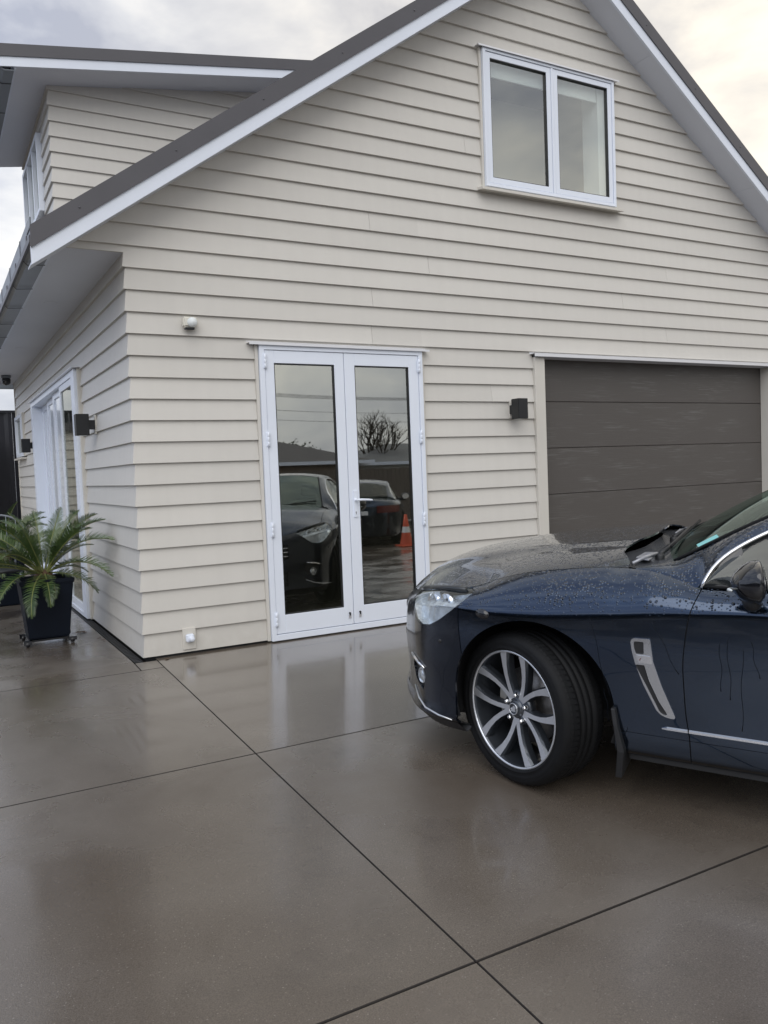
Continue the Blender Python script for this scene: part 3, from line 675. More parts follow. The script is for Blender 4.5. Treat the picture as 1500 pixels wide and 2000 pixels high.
for (a, b) in ((3.117, 3.831), (3.867, 4.568)):
    s = MB(); frame_rect(s, a, b, 3.672, 4.771, .046, -.032, .015, F_, .050); sash = s.build('sash', M['white'], wn_, .002, 1)
    s = MB(); frame_rect(s, a+.0465, b-.0465, 3.7225, 4.7245, .006, -.026, .01, F_); s.build('glazing_bead', M['black'], wn_)
    s = MB(); bar(s, F_, a+.053, b-.053, -.008, -.004, 3.729, 4.718); s.build('pane', M['glass_up'], wn_)
# white painted reveal and a rolled blind inside
s = MB(); bar(s, F_, 3.09, 3.11, .036, .30, 3.66, 4.78); bar(s, F_, 4.455, 4.595, .036, .24, 3.66, 4.78); bar(s, F_, 3.09, 4.595, .036, .30, 4.7805, 4.80); bar(s, F_, 3.09, 4.595, .036, .30, 3.642, 3.6595); s.build('reveal', M['blind'], wn_)
s = MB(); s.lathe([(0, 3.112), (.03, 3.112), (.03, 4.448), (0, 4.448)], 14, 'x', (0, .075, 4.735)); bar(s, F_, 3.115, 4.445, .043, .045, 4.625, 4.735); bar(s, F_, 3.115, 4.445, .036, .052, 4.605, 4.625); s.build('roller_blind', M['blind'], wn_)
s = MB(); bar(s, F_, 2.9, 4.8, 1.2, 1.22, 3.0, 5.05); s.build('room_wall', M['interior'], wn_)

# garage door
gd = empty('garage_door', (0, 0, 0), 0, house)
Z = [-.20, .085, .517, .949, 1.381, 1.813, 2.26]
for z0, z1 in zip(Z[:-1], Z[1:]):
    s = MB(); s.prism([(.126, z0+.001), (.120, z0+.006), (.120, z1-.006), (.126, z1-.001), (.16, z1-.001), (.16, z0+.001)], 3.60, 6.95, 'x'); s.build('panel', M['garage'], gd)
s = MB(); bar(s, F_, 3.569, 3.682, -.022, .118, -.06, 2.200); s.build('jamb', M['board_trim'], gd, .003, 1)
s = MB(); bar(s, F_, 6.868, 6.983, -.022, .118, -.06, 2.200); s.build('jamb', M['board_trim'], gd, .003, 1)
s = MB(); bar(s, F_, 3.6, 6.95, -.002, .117, 2.2015, 2.222); s.build('head_lining', M['soffit'], gd)
s = MB(); bar(s, F_, 3.54, 7.01, -.060, .03, 2.2245, 2.227); bar(s, F_, 3.54, 7.01, -.060, -.0565, 2.200, 2.2242); bar(s, F_, 3.54, 7.01, .018, .0195, 2.2275, 2.245); s.build('head_flashing', M['flash'], gd)

# side slider: fixed pane to the right, three stacked sliding leaves, wide white jambs
T0 = -.045
s = MB(); bar(s, L_, 2.045, 2.235, T0, .16, -.02, 2.262); bar(s, L_, 5.42, 5.575, T0, .16, -.02, 2.262); bar(s, L_, 2.2352, 5.4198, T0, .20, 2.205, 2.262); bar(s, L_, 2.2352, 5.4198, T0, .20, -.022, .02)
sl = s.build('sliding_door', M['white'], house, .002, 1)
s = MB(); bar(s, L_, 1.995, 2.042, -.02, .05, -.02, 2.262); s.build('jamb_lining', M['board_trim'], sl, .002, 1)
s = MB(); bar(s, L_, 1.96, 5.62, -.075, .03, 2.2645, 2.268); s.build('head_flashing', M['flash'], sl)
leaves = [(2.237, 3.06, -.035, -.003), (2.99, 3.85, .001, .033), (3.78, 4.64, .037, .069), (4.57, 5.418, .073, .105)]
for i, (a, b, t0, t1) in enumerate(leaves):
    s = MB(); w = .085 if i == 0 else .105
    bar(s, L_, a, a+w*.5, t0, t1, .022, 2.203); bar(s, L_, b-w, b, t0, t1, .022, 2.203)
    bar(s, L_, a+w*.5+.0002, b-w-.0002, t0, t1, 2.14, 2.203); bar(s, L_, a+w*.5+.0002, b-w-.0002, t0, t1, .022, .09)
    s.build('door_leaf', M['white'], sl, .002, 1)
    s = MB(); tm = (t0+t1)/2; bar(s, L_, a+w*.5, b-w, tm-.003, tm+.003, .09, 2.14); s.build('pane', M['glass'] if i == 0 else M['frost'], sl)
    if i: s = MB(); bar(s, L_, a+.02, b-.02, .118+.012*i, .121+.012*i, .03, 2.19); s.build('roller_blind', M['blind'], sl)
# small bathroom window at the far end
s = MB(); frame_rect(s, 7.0, 7.86, 1.64, 2.245, .05, -.04, .08, L_); sm = s.build('window', M['white'], house, .002, 1)
s = MB(); bar(s, L_, 7.05, 7.81, .0, .006, 1.69, 2.195); s.build('pane', M['glass'], sm)
s = MB(); bar(s, L_, 6.93, 7.93, -.07, .03, 1.60, 1.622); s.build('sill', M['board_trim'], sm)
s = MB(); bar(s, L_, 7.88, 7.93, -.02, .03, 1.64, 2.26); bar(s, L_, 6.94, 6.98, -.02, .03, 1.64, 2.26); s.build('jamb_lining', M['board_trim'], sm)
# dormer windows
s = MB(); frame_rect(s, 3.63, 5.01, 4.13, 4.94, .045, -.04, .08, L_)
for y in (4.07, 4.53): bar(s, L_, y, y+.05, -.036, .08, 4.175, 4.895)
dw = s.build('window', M['white'], house, .002, 1)
for a, b in ((3.675, 4.07), (4.12, 4.53), (4.58, 4.965)):
    s = MB(); bar(s, L_, a, b, .0, .006, 4.175, 4.895); s.build('pane', M['glass_up'], dw)
# corner soaker joint at the far end of the side wall
s = MB(); bar(s, L_, YB, YB+.02, -.004, .05, -.02, 2.80); s.build('corner_stop', M['board_trim'], house)

# ------------------------------------------------------------------ fixtures on the walls
def updown_light(name, fn, u, z, label):
    """square black up/down wall lamp on a bracket. fn maps (u, outward, z)"""
    t = tag(empty(name), label, 'wall light', 'black wall lights')
    s = MB(); bar(s, fn, u-.052, u+.052, -.155, -.052, z-.088, z+.088); lamp_b = s.build('lamp_body', M['black'], t, .003, 2)
    s = MB(); bar(s, fn, u-.034, u+.034, -.0515, -.002, z-.038, z+.038); s.build('bracket', M['black'], t, .002, 1)
    s = MB(); bar(s, fn, u-.04, u+.04, -.13, -.07, z-.0895, z-.0883); s.build('lens', M['blind'], t)
    s = MB(); bar(s, fn, u-.030, u+.030, -.0019, .012, z-.075, z+.082); s.build('mount_block', M['board_trim'], t)
updown_light('wall_light', F_, 3.315, 1.728, 'square black wall lamp between the french doors and the garage door')
updown_light('wall_light', L_, 1.37, 1.71, 'square black wall lamp on the side wall, nearest the house corner')
updown_light('wall_light', L_, 5.80, 1.735, 'square black wall lamp beyond the white sliding doors')
# security sensor
t = tag(empty('motion_sensor'), 'small cream motion sensor high on the boards left of the french doors', 'sensor')
s = MB(); s.prism([(.392, 2.300), (.492, 2.300), (.498, 2.375), (.386, 2.375)], -.055, -.002); s.build('housing', M['sensor'], t, .012, 3)
s = MB(); s.lathe([(0, -.086), (.018, -.084), (.032, -.070), (.036, -.056)], 18, 'y', (.452, 0, 2.335)); s.build('lens', M['blind'], t)
s = MB(); s.box((.40, -.054, 2.285), (.47, -.02, 2.2995)); s.build('base', M['black'], t, .004, 1)
# outside tap box low on the corner
t = tag(empty('outdoor_socket'), 'small white weatherproof socket on a cream block low on the front wall', 'socket')
s = MB(); bar(s, F_, .281, .377, -.010, .02, .006, .160); s.build('mount_block', M['board_trim'], t, .002, 1)
s = MB(); s.prism([(.300, .062), (.355, .062), (.358, .120), (.297, .120)], -.045, -.0105); s.build('housing', M['white'], t, .008, 3)
s = MB(); s.lathe([(0, -.078), (.016, -.078), (.019, -.072), (.019, -.0455)], 16, 'y', (.334, 0, .088)); s.build('plug', M['white'], t)
# downpipe sensor at the far eave
t = tag(empty('security_camera'), 'dark round security camera under the far end of the side eave', 'camera')
s = MB(); s.lathe([(0, 2.655), (.03, 2.66), (.055, 2.69), (.06, 2.74), (.05, 2.76)], 18, 'z', (-.18, 7.1, 0)); s.build('dome', M['gloss_black'], t)
s = MB(); s.lathe([(0, 2.7605), (.065, 2.7605), (.065, 2.798), (0, 2.798)], 18, 'z', (-.18, 7.1, 0)); s.build('base', M['gutter'], t)

# ------------------------------------------------------------------ things behind the house line
fe = tag(empty('fence', (0, 9.3, 0)), 'dark navy steel panel fence beyond the side path', 'fence')
for k in range(26):
    x = 3.2-k*.35; s = MB()
    s.prism([(x, -.012), (x+.06, .012), (x+.23, .012), (x+.29, -.012), (x+.348, -.012), (x+.348, -.016), (x+.288, -.016), (x+.228, .008), (x+.062, .008), (x+.002, -.016)], -.03, 2.44, 'z'); s.build('panel', M['fence'], fe)
s = MB(); s.box((-6, -.03, 2.441), (3.6, .03, 2.48)); s.build('rail', M['fence'], fe)
pg = tag(empty('pergola_beam', (0, 8.7, 0)), 'pale horizontal beam spanning beyond the far end of the house', 'beam')
s = MB(); s.box((-5, 0, 2.78), (.4, .08, 2.86)); s.build('beam', M['gutter'], pg); s = MB(); s.box((-5, 0, -.03), (-4.9, .08, 2.779)); s.build('post', M['gutter'], pg)

# shed out of view, added so the sliding door mirrors cream boards
sh = tag(empty('reflection_shed', (0, 8.35, -.03)), 'unseen cream weatherboard shed beyond the side path, added for its reflection in the sliding door', 'shed')
s = MB(); s.box((-3.0, .035, 0), (-.52, .85, 2.1)); swl = s.build('wall', M['groove'], sh)
for k in range(14):
    board([(-3.0, -3.0, -.50, -.50, k*B, k*B+B)], k*B, lambda u, d, z: (u, d, z), swl)
    board([(0.03, .03, .85, .85, k*B, k*B+B)], k*B, lambda u, d, z: (-.485-d, u, z), swl)
s = MB(); s.prism([(-3.1, 2.101), (-.42, 2.101), (-.42, 2.14), (-1.76, 2.45), (-3.1, 2.14)], -.08, .92); s.build('roof', M['roof'], sh)

# potted cycads ------------------------------------------------------------
def frond_mesh(L, lift, droop, wid, nl=46, vee0=.30):
    """one cycad leaf: arching rachis along +x with two combs of stiff narrow leaflets"""
    P = []; N = 26; x = z = 0.; a = lift
    for i in range(N+1):
        P.append(Vector((x, 0, z))); a -= droop/N*(.4+1.2*i/N); x += L/N*math.cos(a); z += L/N*math.sin(a)
    s = MB(); s.tube(P, [.0085*(1-.75*i/N) for i in range(N+1)], 5, 1)
    for i in range(nl):
        f = .13+.87*i/(nl-1); k = f*N; j = min(int(k), N-1); p = P[j].lerp(P[j+1], k-j); d = (P[j+1]-P[j]).normalized()
        ln = random.uniform(.84, 1.04)*wid*min(1, (f-.08)*5)*(1-.72*max(0, (f-.55)/.45)**1.5)*(.94+.12*random.random())
        if f > .97: ln *= .6
        nrm = Vector((-d.z, 0, d.x))
        for sd_ in (-1, 1):
            vee = vee0+random.uniform(-.15, .2); side = Vector((0, sd_, 0)); ang = 0
            dr_ = (side*math.sin(1.2-.5*f)+d*math.cos(1.2-.5*f)+nrm*vee).normalized()
            wv = d*.0050*(1.0); tip = p+dr_*ln-Vector((0, 0, ln*.12*random.random())); mid = p+dr_*ln*.55+nrm*.004
            s.add([p-wv, p+wv, mid+wv*.95, tip, mid-wv*.95], [(0, 1, 2, 4), (4, 2, 3)], 0)
    me_o = s.build('frond', [M['frond'], M['rachis']])
    me = me_o.data; bpy.data.objects.remove(me_o); return me
FM = [frond_mesh(.72, 1.15, 1.0, .125, 56), frond_mesh(.78, .85, 1.1, .13, 58), frond_mesh(.74, .55, 1.15, .125, 56), frond_mesh(.50, .2, 1.3, .10, 34), frond_mesh(.66, 1.4, .75, .10, 42)]
def cycad(loc, label, fr, sc_=1., caddy=True, spin=0.):
    t = tag(empty('potted_cycad', loc), label, 'potted plant', 'cycads in black pots')
    z0 = .048 if caddy else 0.0; s = MB(); wb, wt, H = .150, .197, .47
    prof = [(wb-.012, z0, 0), (wb, z0+.012, 0), (wt-.006, z0+H-.035, 0), (wt+.004, z0+H-.032, 0), (wt+.004, z0+H, 0), (wt-.018, z0+H, 0), (wt-.024, z0+H-.05, 0)]
    V = []; n = 4
    for (r, z, _) in prof:
        for (cx, cy) in ((-1, -1), (1, -1), (1, 1), (-1, 1)): V.append((cx*r, cy*r, z))
    F = [(3, 2, 1, 0)]
    for i in range(len(prof)-1):
        for k in range(4): F.append((i*4+k, i*4+(k+1) % 4, (i+1)*4+(k+1) % 4, (i+1)*4+k))
    s.add(V, F); s.build('pot', M['pot'], t, .006, 2)
    s = MB(); s.add([(-.172, -.172, z0+H-.045), (.172, -.172, z0+H-.045), (.172, .172, z0+H-.045), (-.172, .172, z0+H-.045)], [(0, 1, 2, 3)]); s.build('soil', M['soil'], t)
    if caddy:
        s = MB(); s.box((-.155, -.155, .034), (.155, .155, .0465)); cd = s.build('caddy', M['black'], t, .004, 1)
        for cx in (-.165, .165):
            for cy in (-.165, .165):
                s = MB(); s.lathe([(0, -.014), (.022, -.014), (.025, -.009), (.025, .009), (.022, .014), (0, .014)], 16, 'x', (cx, cy, .0255)); s.box((cx-.03, cy-.022, .020), (cx+.03, cy+.022, .050)); s.build('castor', M['gloss_black'], cd)
    s = MB(); zc = z0+H-.05; s.lathe([(.0, zc), (.062, zc), (.075, zc+.035), (.066, zc+.075), (.04, zc+.10), (0, zc+.11)], 16, 'z')
    cdx = s.build('caudex', M['caudex'], t)
    for i in range(34):                                            # old leaf bases and woolly scales
        a = i*2.4; h_ = zc+.01+.09*(i/34); r = .07*(1-.5*i/34); s = MB()
        q = Vector((math.cos(a), math.sin(a), .7)).normalized(); p0 = Vector((r*math.cos(a), r*math.sin(a), h_))
        s.tube([p0, p0+q*.035], [.009, .002], 4); s.build('leaf_base', M['caudex'], cdx)
    for i, (az, k, roll, tilt, scl) in enumerate(fr):
        o = bpy.data.objects.new('frond', FM[k]); link(o, t); az += spin
        o.location = (.03*math.cos(az), .03*math.sin(az), zc+.085); o.rotation_euler = (roll, tilt, az); o.scale = (scl*sc_,)*3
    return t
# azimuths in the plan: 0 = +x, -90 = towards the camera. Placed after the leaves seen in the photograph
r_ = math.radians
FR = [(r_(-55), 2, .1, .10, 1.0), (r_(-40), 1, .35, .0, .95), (r_(-28), 0, .2, .05, .95), (r_(-64), 0, -.2, .12, .9), (r_(0), 1, .1, -.1, .55), (r_(60), 0, 0, 0, .7), (r_(95), 4, 0, 0, .85),
      (r_(75), 4, .2, .1, .95), (r_(-90), 3, 0, .35, .8), (r_(-112), 3, .1, .30, 1.05), (r_(-130), 2, 0, .35, .8), (r_(150), 4, .1, 0, .85), (r_(170), 1, -.1, .0, 1.0), (r_(-165), 2, .1, .05, 1.0),
      (r_(-150), 1, 0, .15, 1.0), (r_(-178), 2, .2, .15, .95), (r_(130), 0, .1, .0, .9), (r_(110), 1, 0, 0, .9), (r_(-145), 0, 0, .0, .9), (r_(-30), 3, .4, .15, .9), (r_(-75), 3, -.3, .38, .62), (r_(20), 2, 0, .2, .5), (r_(-100), 0, .3, -.1, .75), (r_(-48), 0, -.3, -.12, .9), (r_(-15), 0, .3, -.1, .8), (r_(140), 0, -.3, .1, .9), (r_(-120), 1, .2, .1, .8), (r_(45), 4, .2, .1, .9)]
cycad((-.48, 1.22, -.03), 'cycad in a tapered black pot on castors near the house corner', FR)
FR2 = [(r_(a), k, random.uniform(-.2, .2), random.uniform(-.1, .2), random.uniform(.8, 1.05)) for a, k in ((-10, 1), (-35, 0), (-60, 1), (-85, 0), (-110, 1), (-135, 2), (-160, 1), (175, 0), (150, 2), (120, 1), (80, 0), (45, 0), (15, 2), (-20, 2), (-95, 3), (-50, 4))]
cycad((-.60, 3.7, -.03), 'second cycad in a black pot by the sliding doors, behind a round-backed chair', FR2, 1.1, False)

# round-backed wire chair at the left edge
ch = tag(empty('garden_chair', (-.72, 2.5, -.03), r_(80)), 'dark metal garden chair with a round wire back beside the sliding doors', 'chair')
s = MB(); ring = [(.02+.03*math.sin(a), .235*math.cos(a), .82+.17*math.sin(a)) for a in np.linspace(0, 2*PI, 33)[:-1]]
s.tube(ring, .010, 8, close=True); cb = s.build('backrest', M['gutter'], ch)
for y in (-.16, -.08, 0, .08, .16):
    h_ = .17*math.sqrt(1-(y/.235)**2); s = MB(); s.tube([(.02, y, .82-h_), (.02, y, .82+h_)], .004, 6); s.build('wire', M['gutter'], cb)
s = MB(); s.lathe([(0, .445), (.20, .445), (.215, .455), (.215, .465), (.20, .47), (0, .465)], 28, 'z', (.24, 0, 0)); s.build('seat', M['black'], ch)
for (x, y) in ((.08, -.17), (.08, .17), (.40, -.15), (.40, .15)):
    s = MB(); s.tube([(x*1.0, y, .445), (x+(.05 if x > .2 else -.05), y*1.25, 0)], .009, 6); s.build('leg', M['gutter'], ch)
for y in (-.12, .12):
    s = MB(); s.tube([(.10, y, .455), (.02, y*1.3, .68)], .008, 6); s.build('back_support', M['gutter'], ch)

# dead leaves on the concrete
LEAFWORD = ['curled wide, largest on the concrete right of the black pot', 'lying against the largest one right of the black pot', 'small, beside the channel drain behind the house corner', 'smallest, at the channel drain near the house corner', 'at the foot of the front wall by the corner']
for i, (x, y, sc1, a) in enumerate(((-.197, 1.43, 1.3, .3), (-.17, 1.40, 1.0, 1.9), (-.115, 1.05, .6, .8), (-.10, .95, .5, 2.6), (.15, -.06, .55, 0.2))):
    s = MB(); n = 9
    top = [(sc1*.032*math.cos(t)*(1+.2*math.sin(3*t)), sc1*.016*math.sin(t), .003+.007*abs(math.cos(t*1.5))*sc1) for t in np.linspace(0, 2*PI, n+1)[:-1]]
    s.add([(0, 0, .004)]+top+[(p[0], p[1], p[2]-.0012) for p in top]+[(0, 0, .0028)], [(0, i_+1, (i_+1) % n+1) for i_ in range(n)]+[(2*n+1, n+1+(i_+1) % n, n+1+i_) for i_ in range(n)]+[(i_+1, n+1+i_, n+1+(i_+1) % n, (i_+1) % n+1) for i_ in range(n)])
    o = s.build('dead_leaf', M['leafdry']); o.location = (x, y, gz(x, y)+.0005); o.rotation_euler = (0, 0, a)
    tag(o, 'brown dead leaf %s' % LEAFWORD[i], 'leaf', 'dead leaves on the concrete')

# ================================================================== the car
# car frame: s forward, y to its left, z up from the ground below the front wheels
def crom(xs, ys, x):
    """shape-preserving cubic through the control points (monotone in xs)"""
    xs = np.asarray(xs, float); ys = np.asarray(ys, float); h = np.diff(xs); dlt = np.diff(ys)/h
    m_ = np.zeros(len(xs)); m_[1:-1] = np.where(dlt[:-1]*dlt[1:] > 0, 2*dlt[:-1]*dlt[1:]/(dlt[:-1]+dlt[1:]+1e-12), 0); m_[0] = dlt[0]; m_[-1] = dlt[-1]
    x = np.clip(x, xs[0], xs[-1]); i = np.clip(np.searchsorted(xs, x)-1, 0, len(h)-1); t = (x-xs[i])/h[i]
    return (2*t**3-3*t**2+1)*ys[i]+(t**3-2*t**2+t)*h[i]*m_[i]+(-2*t**3+3*t**2)*ys[i+1]+(t**3-t**2)*h[i]*m_[i+1]
OUT = np.array([(.88, 0), (.872, .12), (.855, .22), (.815, .34), (.765, .44), (.712, .53), (.655, .61), (.592, .695), (.52, .775), (.44, .835), (.36, .878), (.27, .912), (.15, .938), (0, .950), (-.2, .953), (-.6, .952), (-1.2, .947), (-2.2, .947), (-2.9, .953), (-3.2, .94), (-3.5, .90), (-3.74, .83), (-3.9, .72), (-4.0, .55), (-4.045, .32), (-4.06, 0)])
seg_ = np.r_[0, np.cumsum(np.hypot(*np.diff(OUT, axis=0).T))]
LT = seg_[-1]
def outline(t):
    s0 = crom(seg_, OUT[:, 0], t); y0 = crom(seg_, OUT[:, 1], t); e_ = .004
    ds = crom(seg_, OUT[:, 0], np.clip(t+e_, 0, LT))-crom(seg_, OUT[:, 0], np.clip(t-e_, 0, LT)); dy = crom(seg_, OUT[:, 1], np.clip(t+e_, 0, LT))-crom(seg_, OUT[:, 1], np.clip(t-e_, 0, LT))
    n = np.hypot(ds, dy)+1e-12
    return s0, y0, dy/n, -ds/n          # outward normal (ns, ny)
def fs(tab):
    a = sorted(tab); xs = [p[0] for p in a]; ys = [p[1] for p in a]
    return lambda s: crom(xs, ys, s)
zh = fs([(.88, .70), (.75, .735), (.65, .768), (.55, .798), (.42, .824), (.3, .842), (.2, .868), (.08, .908), (-.08, .943), (-.25, .966), (-.42, .982), (-.55, .982), (-.66, .962), (-.78, .938), (-1.2, .945), (-2.2, .965), (-3.0, .99), (-3.5, 1.0), (-3.9, .99), (-4.06, .96)])
ih = fs([(.88, .05), (.62, .07), (.45, .085), (.3, .115), (.12, .150), (-.1, .165), (-.45, .165), (-.6, .13), (-.78, .088), (-1.5, .088), (-3.0, .10), (-3.6, .12), (-4.06, .07)])
def sm(x, a, b):
    t = np.clip((x-a)/(b-a), 0, 1); return t*t*(3-2*t)
def side_surface(nv_low=40, nv_up=13):
    t = np.unique(np.r_[np.linspace(0, seg_[13], 105), np.linspace(seg_[13], seg_[15], 52), np.linspace(seg_[15], LT-.9, 110), np.linspace(LT-.9, LT, 50)])
    s0, y0, ns, ny = outline(t); w = sm(s0, .12, .55); wr = sm(-s0, 3.1, 3.8)
    rows_ = []
    zf = fs([(-4.1, .875), (-3.0, .875), (-1.0, .856), (-.72, .836), (-.5, .812), (-.3, .790), (-.1, .772), (.1, .768), (.9, .768)])(s0)
    zfn = zh(s0)-.075
    Z = [(.212, .19, .20), (.245, .215, .24), (.325, .27, .33), (.42, .38, .42), (.54, .48, .55), (.63, .56, .66), (.71, .60, .76)]
    I = [(.085, .07, .07), (.045, .004, .03), (.030, .018, .02), (.024, .014, .012), (.014, .004, .006), (.006, .0, .0), (.002, .0, .0)]
    zr = [a*(1-w)*(1-wr)+b*w+c*wr for a, b, c in Z]; ir = [a*(1-w)*(1-wr)+b*w+c*wr for a, b, c in I]
    zr.append(zf*(1-w)+zfn*w); ir.append(.004*(1-w)+.006*w+0*w)
    lowz = np.array(zr); lowi = np.array(ir)
    G = []
    for k in range(len(t)):
        zz = lowz[:, k]; ii = lowi[:, k]; o = np.argsort(zz)
        zs_ = np.linspace(zz[0], zz[-1], nv_low); iis = crom(zz[o]+np.arange(len(zz))*1e-6, ii[o], zs_)
        zt, it = zh(s0[k]), ih(s0[k]); z1 = zz[-1]; i1 = ii[-1]
        col = [(zs_[j], iis[j]) for j in range(nv_low)]
        for j in range(1, nv_up):
            q = j/(nv_up-1)
            # shoulder: rises steeply first then rolls over into the bonnet / belt
            roll = 1-(1-q)**1.7; zq = z1+(zt-z1)*(.62*q+.38*roll); iq = i1+(it-i1)*(q**1.7)
            col.append((zq, iq))
        G.append([(s0[k]-ns[k]*i_, y0[k]-ny[k]*i_, z_) for z_, i_ in col])
    G = np.array(G); G[:, :, 1] = np.maximum(G[:, :, 1], 0)
    G[0, :, 1] = 0; G[-1, :, 1] = 0
    return G
SIDE = side_surface()
def grid_faces(n, m): return [(i*m+j, (i+1)*m+j, (i+1)*m+j+1, i*m+j+1) for i in range(n-1) for j in range(m-1)]
class Skin:
    def __init__(s, V, F): s.V = np.asarray(V, float); s.F = [tuple(f) for f in F]
    def normals(s):
        N = np.zeros_like(s.V)
        for f in s.F:
            p = s.V[list(f)]; n = np.zeros(3)
            for i in range(1, len(f)-1): n += np.cross(p[i]-p[0], p[i+1]-p[0])
            for i in f: N[i] += n
        L = np.linalg.norm(N, axis=1); L[L == 0] = 1; return N/L[:, None]
    def clip(s, fn):
        """keep the part where fn(V) >= 0"""
        val = fn(s.V); ins = val >= 0; V = [tuple(p) for p in s.V]; nF = []; cache = {}
        for f in s.F:
            k = [ins[i] for i in f]
            if all(k): nF.append(f); continue
            if not any(k): continue
            q = []
            for a, b in zip(f, f[1:]+f[:1]):
                if ins[a]: q.append(a)
                if ins[a] != ins[b]:
                    key = (min(a, b), max(a, b))
                    if key not in cache:
                        t = val[a]/(val[a]-val[b]); cache[key] = len(V); V.append(tuple(s.V[a]+(s.V[b]-s.V[a])*t))
                    q.append(cache[key])
            if len(q) > 2: nF.append(tuple(q))
        used = sorted({i for f in nF for i in f}); mp_ = {o: n for n, o in enumerate(used)}
        return Skin(np.array([V[i] for i in used]).reshape(-1, 3), [tuple(mp_[i] for i in f) for f in nF])
    def mirror(s):
        V = s.V.copy(); V[:, 1] *= -1; return Skin(V, [f[::-1] for f in s.F])
    def offset(s, d): return Skin(s.V+s.normals()*d, s.F)
    def flanged(s, depth=.012):
        """turn the open edges inwards so that the panel has a thickness at its gaps"""
        from collections import Counter
        cnt = Counter(); 
        for f in s.F:
            for a, b in zip(f, f[1:]+f[:1]): cnt[(min(a, b), max(a, b))] += 1
        N = s.normals(); V = [tuple(p) for p in s.V]; F = list(s.F); sm_ = [True]*len(F); mp_ = {}
        def cp(i, d):
            if (i, d) not in mp_: mp_[(i, d)] = len(V); V.append(tuple(s.V[i]+N[i]*d))
            return mp_[(i, d)]
        for f in s.F:
            for a, b in zip(f, f[1:]+f[:1]):
                if cnt[(min(a, b), max(a, b))] == 1:
                    F.append((b, a, cp(a, -depth), cp(b, -depth))); sm_.append(False)
        return V, F, sm_
    def build(s, name, m, parent, depth=.012, flip=False):
        V, F, sm_ = s.flanged(depth) if depth else (s.V, s.F, [True]*len(s.F))
        if flip: F = [f[::-1] for f in F]
        me = bpy.data.meshes.new(name); me.from_pydata([tuple(v) for v in V], [], F); me.materials.append(m)
        me.polygons.foreach_set('use_smooth', sm_); me.update()
        # hard edge between panel and its returned flange
        if depth:
            ns_ = len(s.F); ed = {tuple(sorted(e.vertices)): e for e in me.edges}
            for f in F[ns_:]:
                k = tuple(sorted((f[0], f[1])))
                if k in ed: ed[k].use_edge_sharp = True
        return link(bpy.data.objects.new(name, me), parent)
def sdf_poly(P, pts):
    """signed distance to a polygon, positive inside. P: (n,2)"""
    P = np.asarray(P, float); pts = np.asarray(pts, float); d = np.full(len(P), 1e9); ins = np.zeros(len(P), bool)
    for a, b in zip(pts, np.roll(pts, -1, axis=0)):
        e_ = b-a; w_ = P-a; t = np.clip((w_@e_)/(e_@e_), 0, 1); d = np.minimum(d, np.hypot(*(w_-t[:, None]*e_).T))
        c = ((a[1] <= P[:, 1]) & (b[1] > P[:, 1])) | ((b[1] <= P[:, 1]) & (a[1] > P[:, 1]))
        with np.errstate(divide='ignore', invalid='ignore'): x = a[0]+(P[:, 1]-a[1])/(b[1]-a[1])*(b[0]-a[0])
        ins ^= c & (P[:, 0] < x)
    return np.where(ins, d, -d)
AFC, AFR = (-.085, .385), .367
ARC = (-2.96, .385)
def f_arch(c, r):
    def f(V):
        ds = V[:, 0]-c[0]; dz = V[:, 2]-c[1]; low = r-np.abs(ds); circ_ = r-np.hypot(ds, dz)
        return -np.where(dz < 0, low, circ_)
    return f
ZS = np.array([.25, .333, .434, .536, .638, .741, .844, .933, 1.05]); SS = np.array([-.75, -.745, -.73, -.722, -.717, -.724, -.739, -.771, -.81])
seamD = lambda V: crom(ZS, SS, V[:, 2])
HEAD = [(.200, .842), (.262, .853), (.34, .846), (.44, .830), (.545, .805), (.600, .775), (.612, .735), (.595, .700), (.555, .660), (.50, .648), (.44, .660), (.37, .700), (.30, .752), (.235, .806)]
HEAD_YMIN = .45
def headf(V): return np.minimum(sdf_poly(V[:, [0, 2]], HEAD), (V[:, 1]-HEAD_YMIN))
SEAM_B = lambda V: .243+.012*np.sin((V[:, 2]-.6)*9)
g1 = .0022
side = Skin(SIDE.reshape(-1, 3), grid_faces(SIDE.shape[0], SIDE.shape[1]))
NS, NM = SIDE.shape[:2]

Oc = np.array([1.71287552, -2.45143998, 0.]); nrm = np.array([0, -SL, 1.]); nrm /= np.linalg.norm(nrm)
hd = math.radians(-32); dv = np.array([math.sin(hd), math.cos(hd), 0]); dv -= nrm*(dv@nrm); dv /= np.linalg.norm(dv); lv = np.cross(nrm, dv)
Oc[2] = gz(Oc[0], Oc[1])
car = empty('car'); car.matrix_world = Matrix(((dv[0], lv[0], nrm[0], Oc[0]), (dv[1], lv[1], nrm[1], Oc[1]), (dv[2], lv[2], nrm[2], Oc[2]), (0, 0, 0, 1)))
tag(car, 'dark navy blue sedan beaded with rain, front wheel turned, parked before the garage', 'car')

